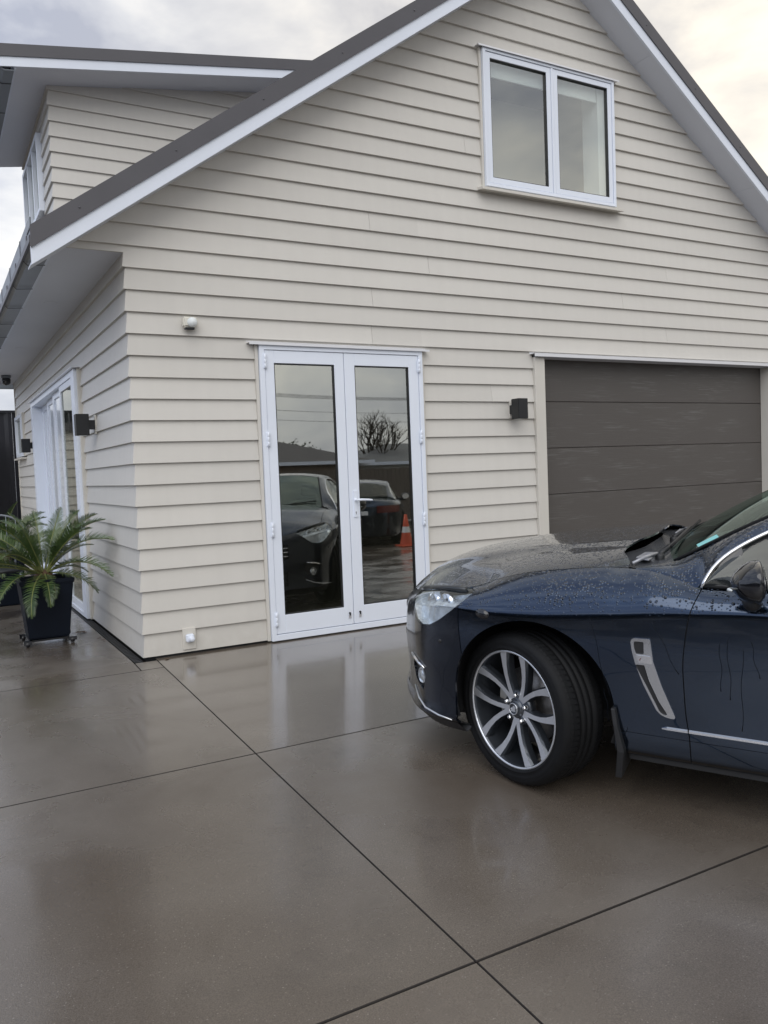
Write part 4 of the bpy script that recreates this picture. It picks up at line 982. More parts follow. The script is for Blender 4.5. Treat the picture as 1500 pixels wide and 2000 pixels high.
fa, fr_ = f_arch(AFC, AFR), f_arch(ARC, AFR+.004)
noarch = side.clip(fa).clip(fr_)
SILLZ = .327
GR1 = [(.90, .660), (.60, .655), (.64, .52), (.90, .50)]             # upper grille (centre of the nose)
GR2 = [(.95, .41), (.66, .41), (.60, .26), (.95, .235)]              # lower intake
FOG = [(.475, .425), (.60, .455), (.615, .40), (.58, .345), (.50, .315)]
def grille(V, g): return sdf_poly(V[:, [0, 2]], g)
panels = {}
bumper = noarch.clip(lambda V: V[:, 0]-SEAM_B(V)-g1).clip(lambda V: -headf(V)-g1)
bumper = bumper.clip(lambda V: -np.minimum(grille(V, GR1), .52-V[:, 1])).clip(lambda V: -np.minimum(grille(V, GR2), .50-V[:, 1])).clip(lambda V: -grille(V, FOG))
fender = noarch.clip(lambda V: SEAM_B(V)-g1-V[:, 0]).clip(lambda V: V[:, 0]-seamD(V)-g1).clip(lambda V: -headf(V)-g1)
rocker = fender.clip(lambda V: SILLZ-.001-V[:, 2]).clip(lambda V: -.2-V[:, 0])
fender = fender.clip(lambda V: np.maximum(V[:, 2]-SILLZ-.001, V[:, 0]+.2))
BP = lambda V: -1.80-.03*(V[:, 2]-.6)
RP = lambda V: np.interp(V[:, 2], [.33, .55, .75, 1.0], [-2.50, -2.52, -2.66, -2.84])
fdoor = noarch.clip(lambda V: seamD(V)-g1-V[:, 0]).clip(lambda V: V[:, 0]-BP(V)-g1)
rdoor = noarch.clip(lambda V: BP(V)-g1-V[:, 0]).clip(lambda V: V[:, 0]-RP(V)-g1)
rock2 = noarch.clip(lambda V: seamD(V)-g1-V[:, 0]).clip(lambda V: V[:, 0]-RP(V)-g1).clip(lambda V: SILLZ-.001-V[:, 2])
fdoor = fdoor.clip(lambda V: V[:, 2]-SILLZ-.001); rdoor = rdoor.clip(lambda V: V[:, 2]-SILLZ-.001)
TAIL = [(-3.55, .90), (-3.50, .80), (-3.62, .74), (-4.1, .74), (-4.1, .90)]
def tailf(V): return np.minimum(sdf_poly(V[:, [0, 2]], TAIL), V[:, 1]-.38)
quarter = noarch.clip(lambda V: RP(V)-g1-V[:, 0]).clip(lambda V: np.maximum(V[:, 2]-.70, V[:, 0]+3.35)-g1).clip(lambda V: -tailf(V)-g1)
rbump = noarch.clip(lambda V: RP(V)-g1-V[:, 0]).clip(lambda V: np.minimum(.70-V[:, 2], -3.35-V[:, 0])-g1).clip(lambda V: -tailf(V)-g1)
for nm, sk in (('front_wing', fender), ('front_door', fdoor), ('rear_door', rdoor), ('rear_wing', quarter)):
    pass
def both(name, sk, m, depth=.012):
    a = sk.build(name, m, car, depth, flip=FLIP); b = sk.mirror().build(name, m, car, depth, flip=FLIP); return a, b
# orientation test: the side normals must point outwards (+y)
FLIP = False
if side.normals()[NM*(NS//2)+10][1] < 0:
    for k_ in ('side', 'noarch', 'bumper', 'fender', 'rocker', 'fdoor', 'rdoor', 'rock2', 'quarter', 'rbump'):
        sk = globals()[k_]; sk.F = [f[::-1] for f in sk.F]
bL, bR = both('front_bumper', bumper, M['paint_darkened'])
fL, fR = both('front_wing', fender, M['paint'])
both('sill', rocker, M['paint']); both('sill', rock2, M['paint'])
dL, dR = both('front_door', fdoor, M['paint']); both('rear_door', rdoor, M['paint']); both('rear_wing', quarter, M['paint']); rbL, rbR = both('rear_bumper', rbump, M['paint_darkened'])
tl = side.clip(tailf); both('tail_light', tl.offset(-.004), M['red'], .01)
# inner shell coloured near-black so the shut lines read as shaded gaps
inner = noarch.clip(lambda V: -headf(V)+.0).offset(-.016)
for q in (inner, inner.mirror()): q.build('inner_shell', M['plastic'], car, 0)
# bonnet -----------------------------------------------------------------
Hc = SIDE[:, -1, :]; front = Hc[Hc[:, 0] > -.75]; front = front[np.argsort(-front[:, 0])]
sN = front[0, 0]
ye = lambda s: np.interp(-s, -front[:, 0], front[:, 1])
ze = lambda s: np.interp(-s, -front[:, 0], front[:, 2])
zc = fs([(sN, .70), (.80, .735), (.74, .785), (.66, .842), (.55, .892), (.42, .930), (.21, .972), (0, .998), (-.23, 1.024), (-.45, 1.050)])
def zcc(s): return np.maximum(zc(s), ze(s))
TR = lambda y: -.435-.03*(1-np.minimum(1, np.abs(y)/.7)**2)+.05*np.exp(-((np.abs(y)-.50)/.16)**2)-.035*sm(np.abs(y), .58, .74)          # trailing edge
def bonnet_pt(s, t):
    y = t*ye(s); z0 = ze(s); z1 = zcc(s); a = np.abs(t)
    z = z1-(z1-z0)*(a**(2.4+1.2*sm(-s, -.3, .2)))
    # raised centre panel with soft creases
    z = z+.010*(1-sm(np.abs(y), .36, .47))*sm(z1-z0, .01, .05)-.004*sm(a, .86, 1.0)*0
    return s, y, z
u_ = np.linspace(0, 1, 80)**1.7; ss = (sN-.0005)+(-.47-(sN-.0005))*u_
tt = np.sin(np.linspace(-1, 1, 61)*PI/2*.92)/math.sin(PI/2*.92)
BV = np.array([[bonnet_pt(s, t) for t in tt] for s in ss]).reshape(-1, 3)
bon = Skin(BV, grid_faces(80, 61))
if bon.normals()[40*61+30][2] < 0: bon.F = [f[::-1] for f in bon.F]
bon = bon.clip(lambda V: V[:, 0]-TR(V[:, 1]))
# shut line against the wings: keep the bonnet 3 mm inside its edge
bon = bon.clip(lambda V: (ye(V[:, 0])-.0045)-np.abs(V[:, 1]))
bo = bon.build('bonnet', M['paint'], car, .008)
# gutter strip under the bonnet edge
for sg in (-1, 1):
    s = MB(); pts = [(q[0], sg*(q[1]-.012), q[2]-.020) for q in front[::3] if -.40 < q[0] < .42]
    s.tube(pts, .014, 6); s.build('bonnet_gutter', M['plastic'], car)
# under-bonnet floor keeps light out
s = MB(); s.add([(.80, 0, .66), (.55, .60, .70), (.2, .74, .80), (-.4, .74, .93), (-.62, .70, .93), (-.62, -.70, .93), (-.4, -.74, .93), (.2, -.74, .80), (.55, -.60, .70)], [tuple(range(9))]); s.build('engine_tray', M['plastic'], car)

# greenhouse ----------------------------------------------------------------
def base_ws(y): a = min(1, abs(y)/.70); return Vector((-.545-.095*a**2.2, y, 1.022-.012*a**2))
def top_ws(y): a = min(1, abs(y)/.575); return Vector((-1.30-.10*a**2.2, y, 1.425-.045*a**2.4))
def ws_point(u, v):
    b = base_ws(u*.700); t_ = top_ws(u*.575); p = b.lerp(t_, v); n_ = Vector((.42, 0, .9)); p += n_*.030*math.sin(PI*v)*(1-.3*u*u)
    return p
NU, NV = 29, 17
V = [tuple(ws_point(-1+2*i/(NU-1), j/(NV-1))) for i in range(NU) for j in range(NV)]
wsk = Skin(V, grid_faces(NU, NV))
if wsk.normals()[NU//2*NV+8][2] < 0: wsk.F = [f[::-1] for f in wsk.F]
ws = wsk.build('windscreen', M['car_glass'], car, .004)
WSE = [ws_point(1, j/16) for j in range(17)]
# window line (chrome) on the left side in car coordinates
CH = [(-.768, .868, .934), (-.785, .850, .972), (-.806, .835, 1.010), (-.842, .815, 1.052), (-.885, .795, 1.087), (-.945, .768, 1.125), (-1.01, .740, 1.160), (-1.15, .700, 1.232), (-1.35, .665, 1.305), (-1.6, .645, 1.352), (-1.9, .640, 1.372), (-2.3, .640, 1.368), (-2.6, .648, 1.335), (-2.85, .665, 1.270), (-3.05, .695, 1.180), (-3.18, .74, 1.085), (-3.22, .80, 1.02)]
CHa = np.array(CH); chl = np.r_[0, np.cumsum(np.linalg.norm(np.diff(CHa, axis=0), axis=1))]
def ch(t): return np.array([crom(chl/chl[-1], CHa[:, k], np.array([t]))[0] for k in range(3)])
def belt(s): return np.array([s, float(np.interp(-s, -Hc[::-1, 0][::-1] if False else np.sort(-Hc[:, 0]), Hc[np.argsort(-Hc[:, 0]), 1]))+.0, float(zh(np.array([s]))[0])])
# side glass: one surface from belt to window line
tn = 60; V = []
for i in range(tn):
    c = ch(i/(tn-1)); b = belt(c[0]) if True else None
    for j in range(9):
        q = j/8; p = b+(c-b)*q; p[1] += .018*math.sin(PI*q)-.006; V.append(tuple(p))
gsk = Skin(V, grid_faces(tn, 9))
if gsk.normals()[tn//2*9+4][1] < 0: gsk.F = [f[::-1] for f in gsk.F]
def pillar(a, w): return lambda V: np.abs(V[:, 0]-(a-.06*(V[:, 2]-1)))-w
sg = gsk.clip(pillar(-1.83, .035)).clip(pillar(-2.76, .012))
quarterlight = gsk.clip(lambda V: -V[:, 0]-2.0)
parts_sg = [sg.clip(lambda V: V[:, 0]+1.83), sg.clip(lambda V: -1.83-V[:, 0]).clip(lambda V: V[:, 0]+2.76), sg.clip(lambda V: -2.76-V[:, 0])]
for p_ in parts_sg:
    for q in (p_, p_.mirror()): q.build('side_window', M['side_glass'], car, .004)
bsk = gsk.offset(-.005).clip(lambda V: -(np.abs(V[:, 0]-(-1.83-.06*(V[:, 2]-1)))-.04))
for q in (bsk, bsk.mirror()): q.build('pillar_trim', M['gloss_black'], car, .004)
bsk = gsk.offset(-.005).clip(lambda V: -(np.abs(V[:, 0]-(-2.76-.06*(V[:, 2]-1)))-.016))
for q in (bsk, bsk.mirror()): q.build('pillar_trim', M['gloss_black'], car, .004)
for sg_ in (1, -1):
    s = MB(); N = 90; pts = [ch(i/(N-1)) for i in range(N)]
    s.tube([(p[0], sg_*(p[1]+.004), p[2]+.002) for p in pts], [.0045]+[.0085]*(N-2)+[.005], 8); s.build('window_chrome', M['chrome'], car)
    s = MB(); s.tube([(p[0]-.012, sg_*(p[1]-.004), p[2]-.014) for p in pts[1:]], .009, 6); s.build('window_seal', M['rubber'], car)
    s = MB(); b_ = [belt(x) for x in np.linspace(-.775, -3.2, 50)]; s.tube([(p[0], sg_*(p[1]+.003), p[2]+.004) for p in b_], .007, 6); s.build('belt_seal', M['rubber'], car)
    # door mirror triangle with the sail panel
    s = MB(); P3 = [ch(.004), ch(.028), belt(-.90)]
    # A pillar and roof rail: skin between the glass edges
rail = []
n_r = 64
roof_edge_tab = [(-.50, .787, .986), (-.56, .765, .998), (-.64, .722, 1.012)]+[(p.x, p.y+.004, p.z+.001) for p in WSE[1:]]+[(-1.7, .600, 1.415), (-2.2, .600, 1.418), (-2.6, .590, 1.395), (-2.85, .585, 1.350), (-3.05, .590, 1.275), (-3.25, .605, 1.185), (-3.42, .625, 1.105), (-3.48, .63, 1.07)]
RE = np.array([tuple(p) for p in roof_edge_tab]); rl = np.r_[0, np.cumsum(np.linalg.norm(np.diff(RE, axis=0), axis=1))]; rl /= rl[-1]
BE = np.array([(-.50, .800, .975), (-.58, .822, .962), (-.66, .848, .946), (-.75, .872, .934)]+[(a+.004, b+.002, c+.006) for a, b, c in CH]+[(-3.30, .82, 1.0), (-3.40, .82, 1.0), (-3.50, .80, 1.0)]); bl = np.r_[0, np.cumsum(np.linalg.norm(np.diff(BE, axis=0), axis=1))]; bl /= bl[-1]
# match the two edges by s (both run rearwards)
S_ = np.r_[np.linspace(-.50, -.80, 14), np.linspace(-.82, -1.5, 34), np.linspace(-1.55, -3.47, 50)]
V = []
def edge_at(T, s):
    o = np.argsort(-T[:, 0]); return np.array([s, crom(-T[o, 0], T[o, 1], np.array([-s]))[0], crom(-T[o, 0], T[o, 2], np.array([-s]))[0]])
for s_ in S_:
    a = edge_at(RE, s_); b = edge_at(BE, s_); b[1] = max(b[1], a[1]+.003)
    for j in range(7):
        q = j/6; p = a+(b-a)*q; nn = np.array([0, (a[2]-b[2]), (b[1]-a[1])]); L_n = np.linalg.norm(nn)+1e-9
        p = p+nn/L_n*math.sin(PI*q)*min(.014, .12*np.linalg.norm(b-a)); V.append(tuple(p))
rk = Skin(V, grid_faces(len(S_), 7))
if rk.normals()[40*7+3][2] < 0: rk.F = [f[::-1] for f in rk.F]
for q in (rk, rk.mirror()): q.build('roof_rail', M['paint'], car, .001)
# roof
RS = np.linspace(-1.30, -2.95, 36); V = []
for i, s_ in enumerate(RS):
    for j in range(25):
        u = -1+2*j/24; a = abs(u); sx = s_-(.10*a**2.2 if i == 0 else .10*a**2.2*max(0, 1-(i/10)))
        e0 = edge_at(RE, min(sx, -1.399) if a > .98 else sx)
        yy = edge_at(RE, min(-1.4, sx))[1]; ze0 = edge_at(RE, min(-1.4, sx))[2]
        zc0 = float(crom(np.array([1.30, 1.6, 2.0, 2.4, 2.8, 2.95]), np.array([1.426, 1.462, 1.478, 1.468, 1.428, 1.402]), np.array([-sx]))[0])
        V.append((sx, u*yy, zc0-(zc0-ze0)*a**2.4))
rsk = Skin(V, grid_faces(36, 25))
if rsk.normals()[18*25+12][2] < 0: rsk.F = [f[::-1] for f in rsk.F]
rsk.build('roof', M['paint'], car, .006)
# rear screen and boot
V = []
for i in range(20):
    q = i/19; s_ = -2.96-.50*q
    for j in range(21):
        u = -1+2*j/20; e0 = edge_at(RE, s_); zc0 = 1.400-.30*q**1.05; V.append((s_-.05*(1-u*u)*q, u*(e0[1]-.004), zc0-(zc0-e0[2])*abs(u)**2.4))
q_ = Skin(V, grid_faces(20, 21))
if q_.normals()[10*21+10][2] < 0: q_.F = [f[::-1] for f in q_.F]
q_.build('rear_screen', M['side_glass'], car, .004)
rear = Hc[Hc[:, 0] < -3.3]; rear = rear[np.argsort(-rear[:, 0])]
V = []
for i in range(24):
    q = 1-(1-i/23)**2; s_ = -3.40+(rear[-1, 0]+.0005+3.40)*q; yy = float(np.interp(-s_, -rear[:, 0], rear[:, 1]))-.003; zz = float(np.interp(-s_, -rear[:, 0], rear[:, 2]))
    for j in range(21):
        u = -1+2*j/20; zc0 = 1.09-.05*q; V.append((s_, u*yy, zc0-(max(0, zc0-zz))*abs(u)**2.2))
q_ = Skin(V, grid_faces(24, 21))
if q_.normals()[10*21+10][2] < 0: q_.F = [f[::-1] for f in q_.F]
q_.build('boot_lid', M['paint'], car, .01)
# registration plate (blank) at the rear
s = MB(); s.box((-4.068, -.18, .70), (-4.058, .18, .79)); s.build('plate', M['conewhite'], car)

# headlights ----------------------------------------------------------------
M['headfill'] = mat('lamp_reflector', (.72, .76, .80), .18, .7, noise=(22, .25), bump=(24, .9, (1, 1, .4)))
M['satin'] = mat('satin_chrome', (.62, .64, .67), .26, 1.)
M['lampdark'] = mat('lamp_bezel', (.05, .055, .06), .3, .4)
hl = side.clip(headf)
for sg_ in (1, -1):
    q = hl if sg_ == 1 else hl.mirror()
    h_ = q.offset(-.045).build('headlight', M['headfill'], car, -.035)
    q.offset(-.001).build('lens', M['lens'], h_, .006)
    # two lamp bowls and the light guide
    for (cs, cy, cz, R) in ((.485, .725, .735, .048), (.385, .800, .765, .038)):
        ax = Vector((.62, .78*sg_, 0)).normalized(); c0 = Vector((cs, cy*sg_, cz))-ax*.045
        up_v = Vector((0, 0, 1)); sd_v = ax.cross(up_v)
        s = MB(); V = []; n = 24; prof = [(0, -.02), (R*.45, -.018), (R*.85, .006), (R, .030), (R*1.07, .031), (R*1.07, .0)]
        for i in range(n):
            for (r, h) in prof:
                V.append(c0+(sd_v*math.cos(2*PI*i/n)+up_v*math.sin(2*PI*i/n))*r+ax*h)
        F = [(i*6+j, ((i+1) % n)*6+j, ((i+1) % n)*6+j+1, i*6+j+1) for i in range(n) for j in range(5)]
        s.add(V, F, 0, True); s.build('reflector', M['chrome'], h_)
        s = MB(); V = []; m_ = 8
        for i in range(n):
            for j in range(m_+1):
                a = PI/2*j/m_; V.append(c0+(sd_v*math.cos(2*PI*i/n)+up_v*math.sin(2*PI*i/n))*R*.52*math.sin(a+1e-4)+ax*(.006+R*.5*math.cos(a)))
        s.add(V, [(i*(m_+1)+j, ((i+1) % n)*(m_+1)+j, ((i+1) % n)*(m_+1)+j+1, i*(m_+1)+j+1) for i in range(n) for j in range(m_)], 0, True); s.build('projector', M['gloss_black'], h_)
    s = MB(); pts = [(.57, .64, .685), (.50, .73, .675), (.42, .79, .69), (.34, .83, .735), (.27, .86, .79)]
    s.tube([(a-.02, (b-.02)*sg_, c) for a, b, c in pts], .008, 6); s.build('light_guide', M['blind'], h_)
    s = MB(); s.tube([(.57, .60*sg_, .785), (.47, .70*sg_, .812), (.36, .775*sg_, .832), (.25, .83*sg_, .842)], .012, 6); s.build('bezel', M['lampdark'], h_)
# grilles
def nose_patch(g, ymax, name, off, m):
    q = side.clip(lambda V: np.minimum(grille(V, g), ymax-V[:, 1])).offset(off)
    for z_ in (q, q.mirror()): z_.build(name, m, car, 0)
nose_patch(GR1, .52, 'grille_backing', -.04, M['gloss_black']); nose_patch(GR2, .50, 'intake_backing', -.05, M['gloss_black'])
q = side.clip(lambda V: grille(V, FOG)).offset(-.035)
for z_ in (q, q.mirror()): z_.build('fog_recess', M['plastic'], car, -.034)
def outpt(sv, z_, inset=0.):
    """point of the skin at plan outline parameter t"""
    k = int(np.argmin(np.abs(SIDE[:, 20, 0]-sv))); row = int(np.argmin(np.abs(SIDE[k, :, 2]-z_))); return SIDE[k, row]
def follow(z_, s_a, s_b, n=16, inset=.004):
    """points along the skin at height z_, from s_a to s_b"""
    res = []
    for k in range(NS):
        c = SIDE[k]; j = int(np.searchsorted(c[:NM-12, 2], z_)); j = min(max(j, 1), NM-13); q = (z_-c[j-1, 2])/(c[j, 2]-c[j-1, 2]+1e-9); p = c[j-1]+(c[j]-c[j-1])*q
        if min(s_a, s_b) <= p[0] <= max(s_a, s_b): res.append(p)
    return res
for sg_ in (1, -1):
    for z_ in (.545, .585, .625):
        s = MB(); s.tube([(p[0]-.015, p[1]*sg_, p[2]) for p in follow(z_, .66, .90)][::2], .006, 6); s.build('grille_bar', M['chrome'], car)
    for z_ in (.29, .33, .37):
        s = MB(); s.tube([(p[0]-.02, p[1]*sg_, p[2]) for p in follow(z_, .68, .95)][::2], .006, 6); s.build('grille_bar', M['gloss_black'], car)
    # fog lamp with its chrome eyebrow, and the lip line of the bumper
    c0 = Vector((.535, .735*sg_, .375)); ax = Vector((.60, .80*sg_, 0)).normalized(); sd_v = ax.cross(Vector((0, 0, 1)))
    s = MB(); V = []; n = 22; prof = [(0, .006), (.024, .004), (.030, -.004), (.034, .006), (.039, .004), (.039, -.02)]
    for i in range(n):
        for (r, h) in prof: V.append(c0-ax*.012+(sd_v*math.cos(2*PI*i/n)+Vector((0, 0, 1))*math.sin(2*PI*i/n))*r+ax*h)
    s.add(V, [(i*6+j, ((i+1) % n)*6+j, ((i+1) % n)*6+j+1, i*6+j+1) for i in range(n) for j in range(5)], 0, True); fl = s.build('fog_light', M['headfill'], car)
    s = MB(); br = [(.480, .437), (.52, .449), (.56, .459), (.60, .468)]
    pp = []
    for (a, z_) in br:
        L = follow(z_, a-.02, a+.02); p = min(L, key=lambda p: abs(p[0]-a)) if L else (a, .75, z_); pp.append((p[0]+.004, (p[1]+.004)*sg_, z_))
    s.tube(pp, [.004, .008, .009, .006], 8); s.build('fog_chrome', M['chrome'], car)
    s = MB(); pp = []
    for (a, z_) in ((.60, .30), (.54, .262), (.47, .243), (.38, .236), (.30, .232)):
        L = follow(z_, a-.03, a+.03); p = min(L, key=lambda p: abs(p[0]-a)) if L else (a, .8, z_); pp.append((p[0]+.002, (p[1]+.003)*sg_, z_))
    s.tube(pp, [.003, .005, .005, .005, .003], 6); s.build('bumper_strip', M['silver'], car)
    # front lip / air dam
    pts = follow(.215, .27, .95)[::3]
    s = MB(); V = []
    for p in pts: V += [(p[0]-.004, (p[1]-.002)*sg_, .212), (p[0]-.04, (p[1]-.035)*sg_, .165), (p[0]-.07, (p[1]-.05)*sg_, .20)]
    s.add(V, [(i*3+j, (i+1)*3+j, (i+1)*3+(j+1) % 3, i*3+(j+1) % 3) for i in range(len(pts)-1) for j in range(3)]); s.build('air_dam', M['plastic'], car)
    # parking sensor dot and side marker lamp
    L = follow(.60, .33, .37)
    if L:
        p = L[0]; s = MB(); s.lathe([(0, .003), (.009, .002), (.010, -.004)], 14, 'y', (0, 0, 0), smooth=True); o = s.build('parking_sensor', M['plastic'], car); o.location = (p[0], p[1]*sg_, p[2]); o.rotation_euler = (0, 0, (-.45 if sg_ == 1 else PI+.45))
    s = MB(); n = 24; V = []
    def skin_y(s_, z_):
        k = int(np.argmin(np.abs(SIDE[:, 30, 0]-s_))); c = SIDE[k]; return float(np.interp(z_, c[:, 2], c[:, 1]))
    ell = [(.125+.036*math.cos(a)*(1 if math.cos(a) > 0 else .85), .762+.021*math.sin(a)+.004*math.cos(a)) for a in np.linspace(0, 2*PI, n+1)[:-1]]
    V = [(.125, (skin_y(.125, .762)+.006)*sg_, .762)]+[(a, (skin_y(a, b)+.0035)*sg_, b) for a, b in ell]+[(a, (skin_y(a, b)-.004)*sg_, b) for a, b in ell]
    s.add(V, [(0, i+1, (i+1) % n+1) for i in range(n)]+[(i+1, n+1+i, n+1+(i+1) % n, (i+1) % n+1) for i in range(n)], 0, True); s.build('side_marker', M['gloss_black'], car)

# wing vent -------------------------------------------------------------------
VO = [(-.517, .712), (-.521, .724), (-.532, .729), (-.588, .731), (-.594, .727), (-.606, .640), (-.640, .540), (-.691, .421), (-.688, .412), (-.672, .412), (-.652, .416), (-.634, .424), (-.618, .440), (-.568, .540), (-.536, .625), (-.522, .680)]
V1 = [(-.530, .712), (-.534, .716), (-.568, .717), (-.570, .668), (-.540, .667), (-.532, .690)]
V2 = [(-.536, .622), (-.572, .622), (-.590, .560), (-.628, .478), (-.662, .426), (-.648, .424), (-.632, .434), (-.584, .530)]
VB = [(-.540, .662), (-.596, .662), (-.602, .630), (-.548, .632)]
def vent_part(sk, off, name, m, sg_, par, depth=.006):
    q = sk.offset(off); q = q if sg_ == 1 else q.mirror(); return q.build(name, m, par, depth)
fine = side.clip(lambda V: np.minimum(V[:, 0]+.74, -.47-V[:, 0])).clip(lambda V: np.minimum(V[:, 2]-.38, .76-V[:, 2]))
# a denser patch of the skin so that the small outlines stay crisp
def refine(sk):
    V = [tuple(p) for p in sk.V]; F = []; cache = {}
    def mid(a, b):
        k = (min(a, b), max(a, b))
        if k not in cache: cache[k] = len(V); V.append(tuple((sk.V[a]+sk.V[b])/2))
        return cache[k]
    for f in sk.F:
        c = len(V); V.append(tuple(sk.V[list(f)].mean(axis=0)))
        n = len(f)
        for i in range(n): F.append((f[i], mid(f[i], f[(i+1) % n]), c, mid(f[i-1], f[i])))
    return Skin(V, F)
fine = refine(refine(fine))
P2 = lambda V: V[:, [0, 2]]
for sg_ in (1, -1):
    ring = fine.clip(lambda V: sdf_poly(P2(V), VO)).clip(lambda V: -sdf_poly(P2(V), V1)).clip(lambda V: -sdf_poly(P2(V), V2))
    v0 = vent_part(ring, .007, 'wing_vent', M['satin'], sg_, car, .008)
    vent_part(fine.clip(lambda V: sdf_poly(P2(V), V1)), .0015, 'mesh_insert', M['plastic'], sg_, v0, 0)
    vent_part(fine.clip(lambda V: sdf_poly(P2(V), V2)), .0015, 'mesh_insert', M['plastic'], sg_, v0, 0)
    vent_part(fine.clip(lambda V: sdf_poly(P2(V), VB)), .0095, 'badge', M['chrome'], sg_, v0, .003)
    s = MB()
    for (a, b) in ((-.552, -.549),):
        y_ = .9525+.0115
        s.box((a-.006, min(y_*sg_, (y_+.001)*sg_), .642), (b-.006, max(y_*sg_, (y_+.001)*sg_), .648))
    s.build('badge_mark', M['red'], v0)
    # chrome strip low on wing and doors
    for (a, b) in ((-.640, seamD(np.array([[0, 0, .365]]))[0]+.002), (seamD(np.array([[0, 0, .365]]))[0]-.002, -1.79), (-1.815, -2.50)):
        P_ = follow(.366, a, b)
        if len(P_) < 2: continue
        s = MB(); V = []; full = [(a, float(np.interp(a, [P_[-1][0], P_[0][0]], [P_[-1][1], P_[0][1]])))]+[(p[0], p[1]) for p in P_ if abs(p[0]-a) > .01 and abs(p[0]-b) > .01]+[(b, P_[-1][1])]
        full.sort(key=lambda p: -p[0])
        for i_, (x, y) in enumerate(full):
            hh = .0085 if not (a == -.640 and i_ == 0) else .004
            V += [(x, (y-.002)*sg_, .366-hh), (x, (y+.009)*sg_, .366-hh*.4), (x, (y+.009)*sg_, .366+hh*.5), (x, (y-.002)*sg_, .366+hh)]
        m_ = len(full); s.add(V, [(i*4+j, (i+1)*4+j, (i+1)*4+(j+1) % 4, i*4+(j+1) % 4) for i in range(m_-1) for j in range(4)]+[(0, 1, 2, 3), tuple(range(4*m_-1, 4*m_-5, -1))], 0, False); s.build('chrome_strip', M['chrome'], car)
    # door handle(s)
    for hx in (-1.62, -2.50):
        y0_ = skin_y(hx, .80); s = MB(); s.tube([(hx+.09, (y0_-.005)*sg_, .80), (hx+.07, (y0_+.030)*sg_, .803), (hx-.07, (y0_+.032)*sg_, .806), (hx-.10, (y0_-.005)*sg_, .806)], [.010, .013, .013, .010], 8); s.build('door_handle', M['paint'], car)
    # mud flap behind the front wheel
    s = MB(); P_ = [(-.452, .70), (-.450, .925), (-.462, .935), (-.470, .925), (-.466, .70)]
    V = []
    for (z_, ds, w_) in ((.425, .0, .955), (.36, -.012, .962), (.25, -.030, .960), (.125, -.016, .925)):
        V += [(-.440+ds, .66*sg_, z_), (-.440+ds, w_*sg_, z_), (-.458+ds-.010*(z_ < .3), w_*sg_, z_), (-.458+ds, .66*sg_, z_)]
    s.add(V, [(i*4+j, (i+1)*4+j, (i+1)*4+(j+1) % 4, i*4+(j+1) % 4) for i in range(3) for j in range(4)]+[(0, 1, 2, 3), (15, 14, 13, 12)]); s.build('mud_flap', M['plastic'], car, .003, 1)

# wheel arch liners and underbody
for (cx, cz) in (AFC, ARC):
    for sg_ in (1, -1):
        s = MB(); V = []; n = 30; angs = np.linspace(-.35, PI+.35, n)
        for a in angs:
            ys_ = skin_y(cx+AFR*math.cos(a), max(.24, cz+AFR*math.sin(a)))-.014
            for (yy, r) in ((ys_, AFR+.001), (ys_-.01, AFR+.03), (.60, AFR+.035), (.58, .0)):
                V.append((cx+r*math.cos(a), yy*sg_, cz+r*math.sin(a)))
        s.add(V, [(i*4+j, (i+1)*4+j, (i+1)*4+j+1, i*4+j+1) for i in range(n-1) for j in range(3)], 0, True); s.build('arch_liner', M['plastic'], car)
s = MB(); s.box((-2.55, -.86, .19), (-.50, .86, .25)); s.box((-3.85, -.50, .22), (.62, .50, .30)); s.box((-3.9, -.80, .24), (-3.36, .80, .30)); s.box((.30, -.70, .21), (.48, .70, .26)); s.build('underbody', M['plastic'], car)
s = MB(); s.box((-2.5, -.70, .30), (-.60, .70, .34)); s.build('cabin_floor', M['seat'], car)

M['cowl'] = mat('wet_cowl', (.085, .09, .10), .22, coat=.5, bump=(60, .15))
# cowl, wipers, engine-bay edge seen between bonnet and screen
s = MB(); V = []; n = 25
for i in range(n):
    y = -.70+1.40*i/(n-1); b = base_ws(y); a0 = TR(y)
    V += [(a0+.03, y, 1.005-.05*y*y), (a0-.02, y, .985-.03*y*y), (b.x+.04, y, .988-.01*abs(y)), (b.x-.03, y, b.z-.008)]
s.add(V, [(i*4+j, (i+1)*4+j, (i+1)*4+j+1, i*4+j+1) for i in range(n-1) for j in range(3)], 0, True); cowl = s.build('cowl', M['cowl'], car)
M['grey_metal'] = mat('bay_grey', (.34, .35, .38), .4, .5, noise=(30, .3))
for sg_ in (1, -1):
    s = MB(); s.prism([(-.460, .40*sg_), (-.455, .58*sg_), (-.520, .63*sg_), (-.525, .38*sg_)], .992, 1.000, 'z'); s.build('hinge_plate', M['grey_metal'], cowl, .003, 1)
    s = MB(); s.lathe([(0, 1.010), (.018, 1.008), (.022, 1.0), (.022, .98)], 14, 'z', (-.505, .50*sg_, 0)); s.build('strut_cap', M['grey_metal'], cowl)
    s = MB(); s.tube([(-.46, .67*sg_, .985), (-.50, .60*sg_, 1.005), (-.53, .50*sg_, 1.010)], .008, 6); s.build('hinge_arm', M['grey_metal'], cowl)
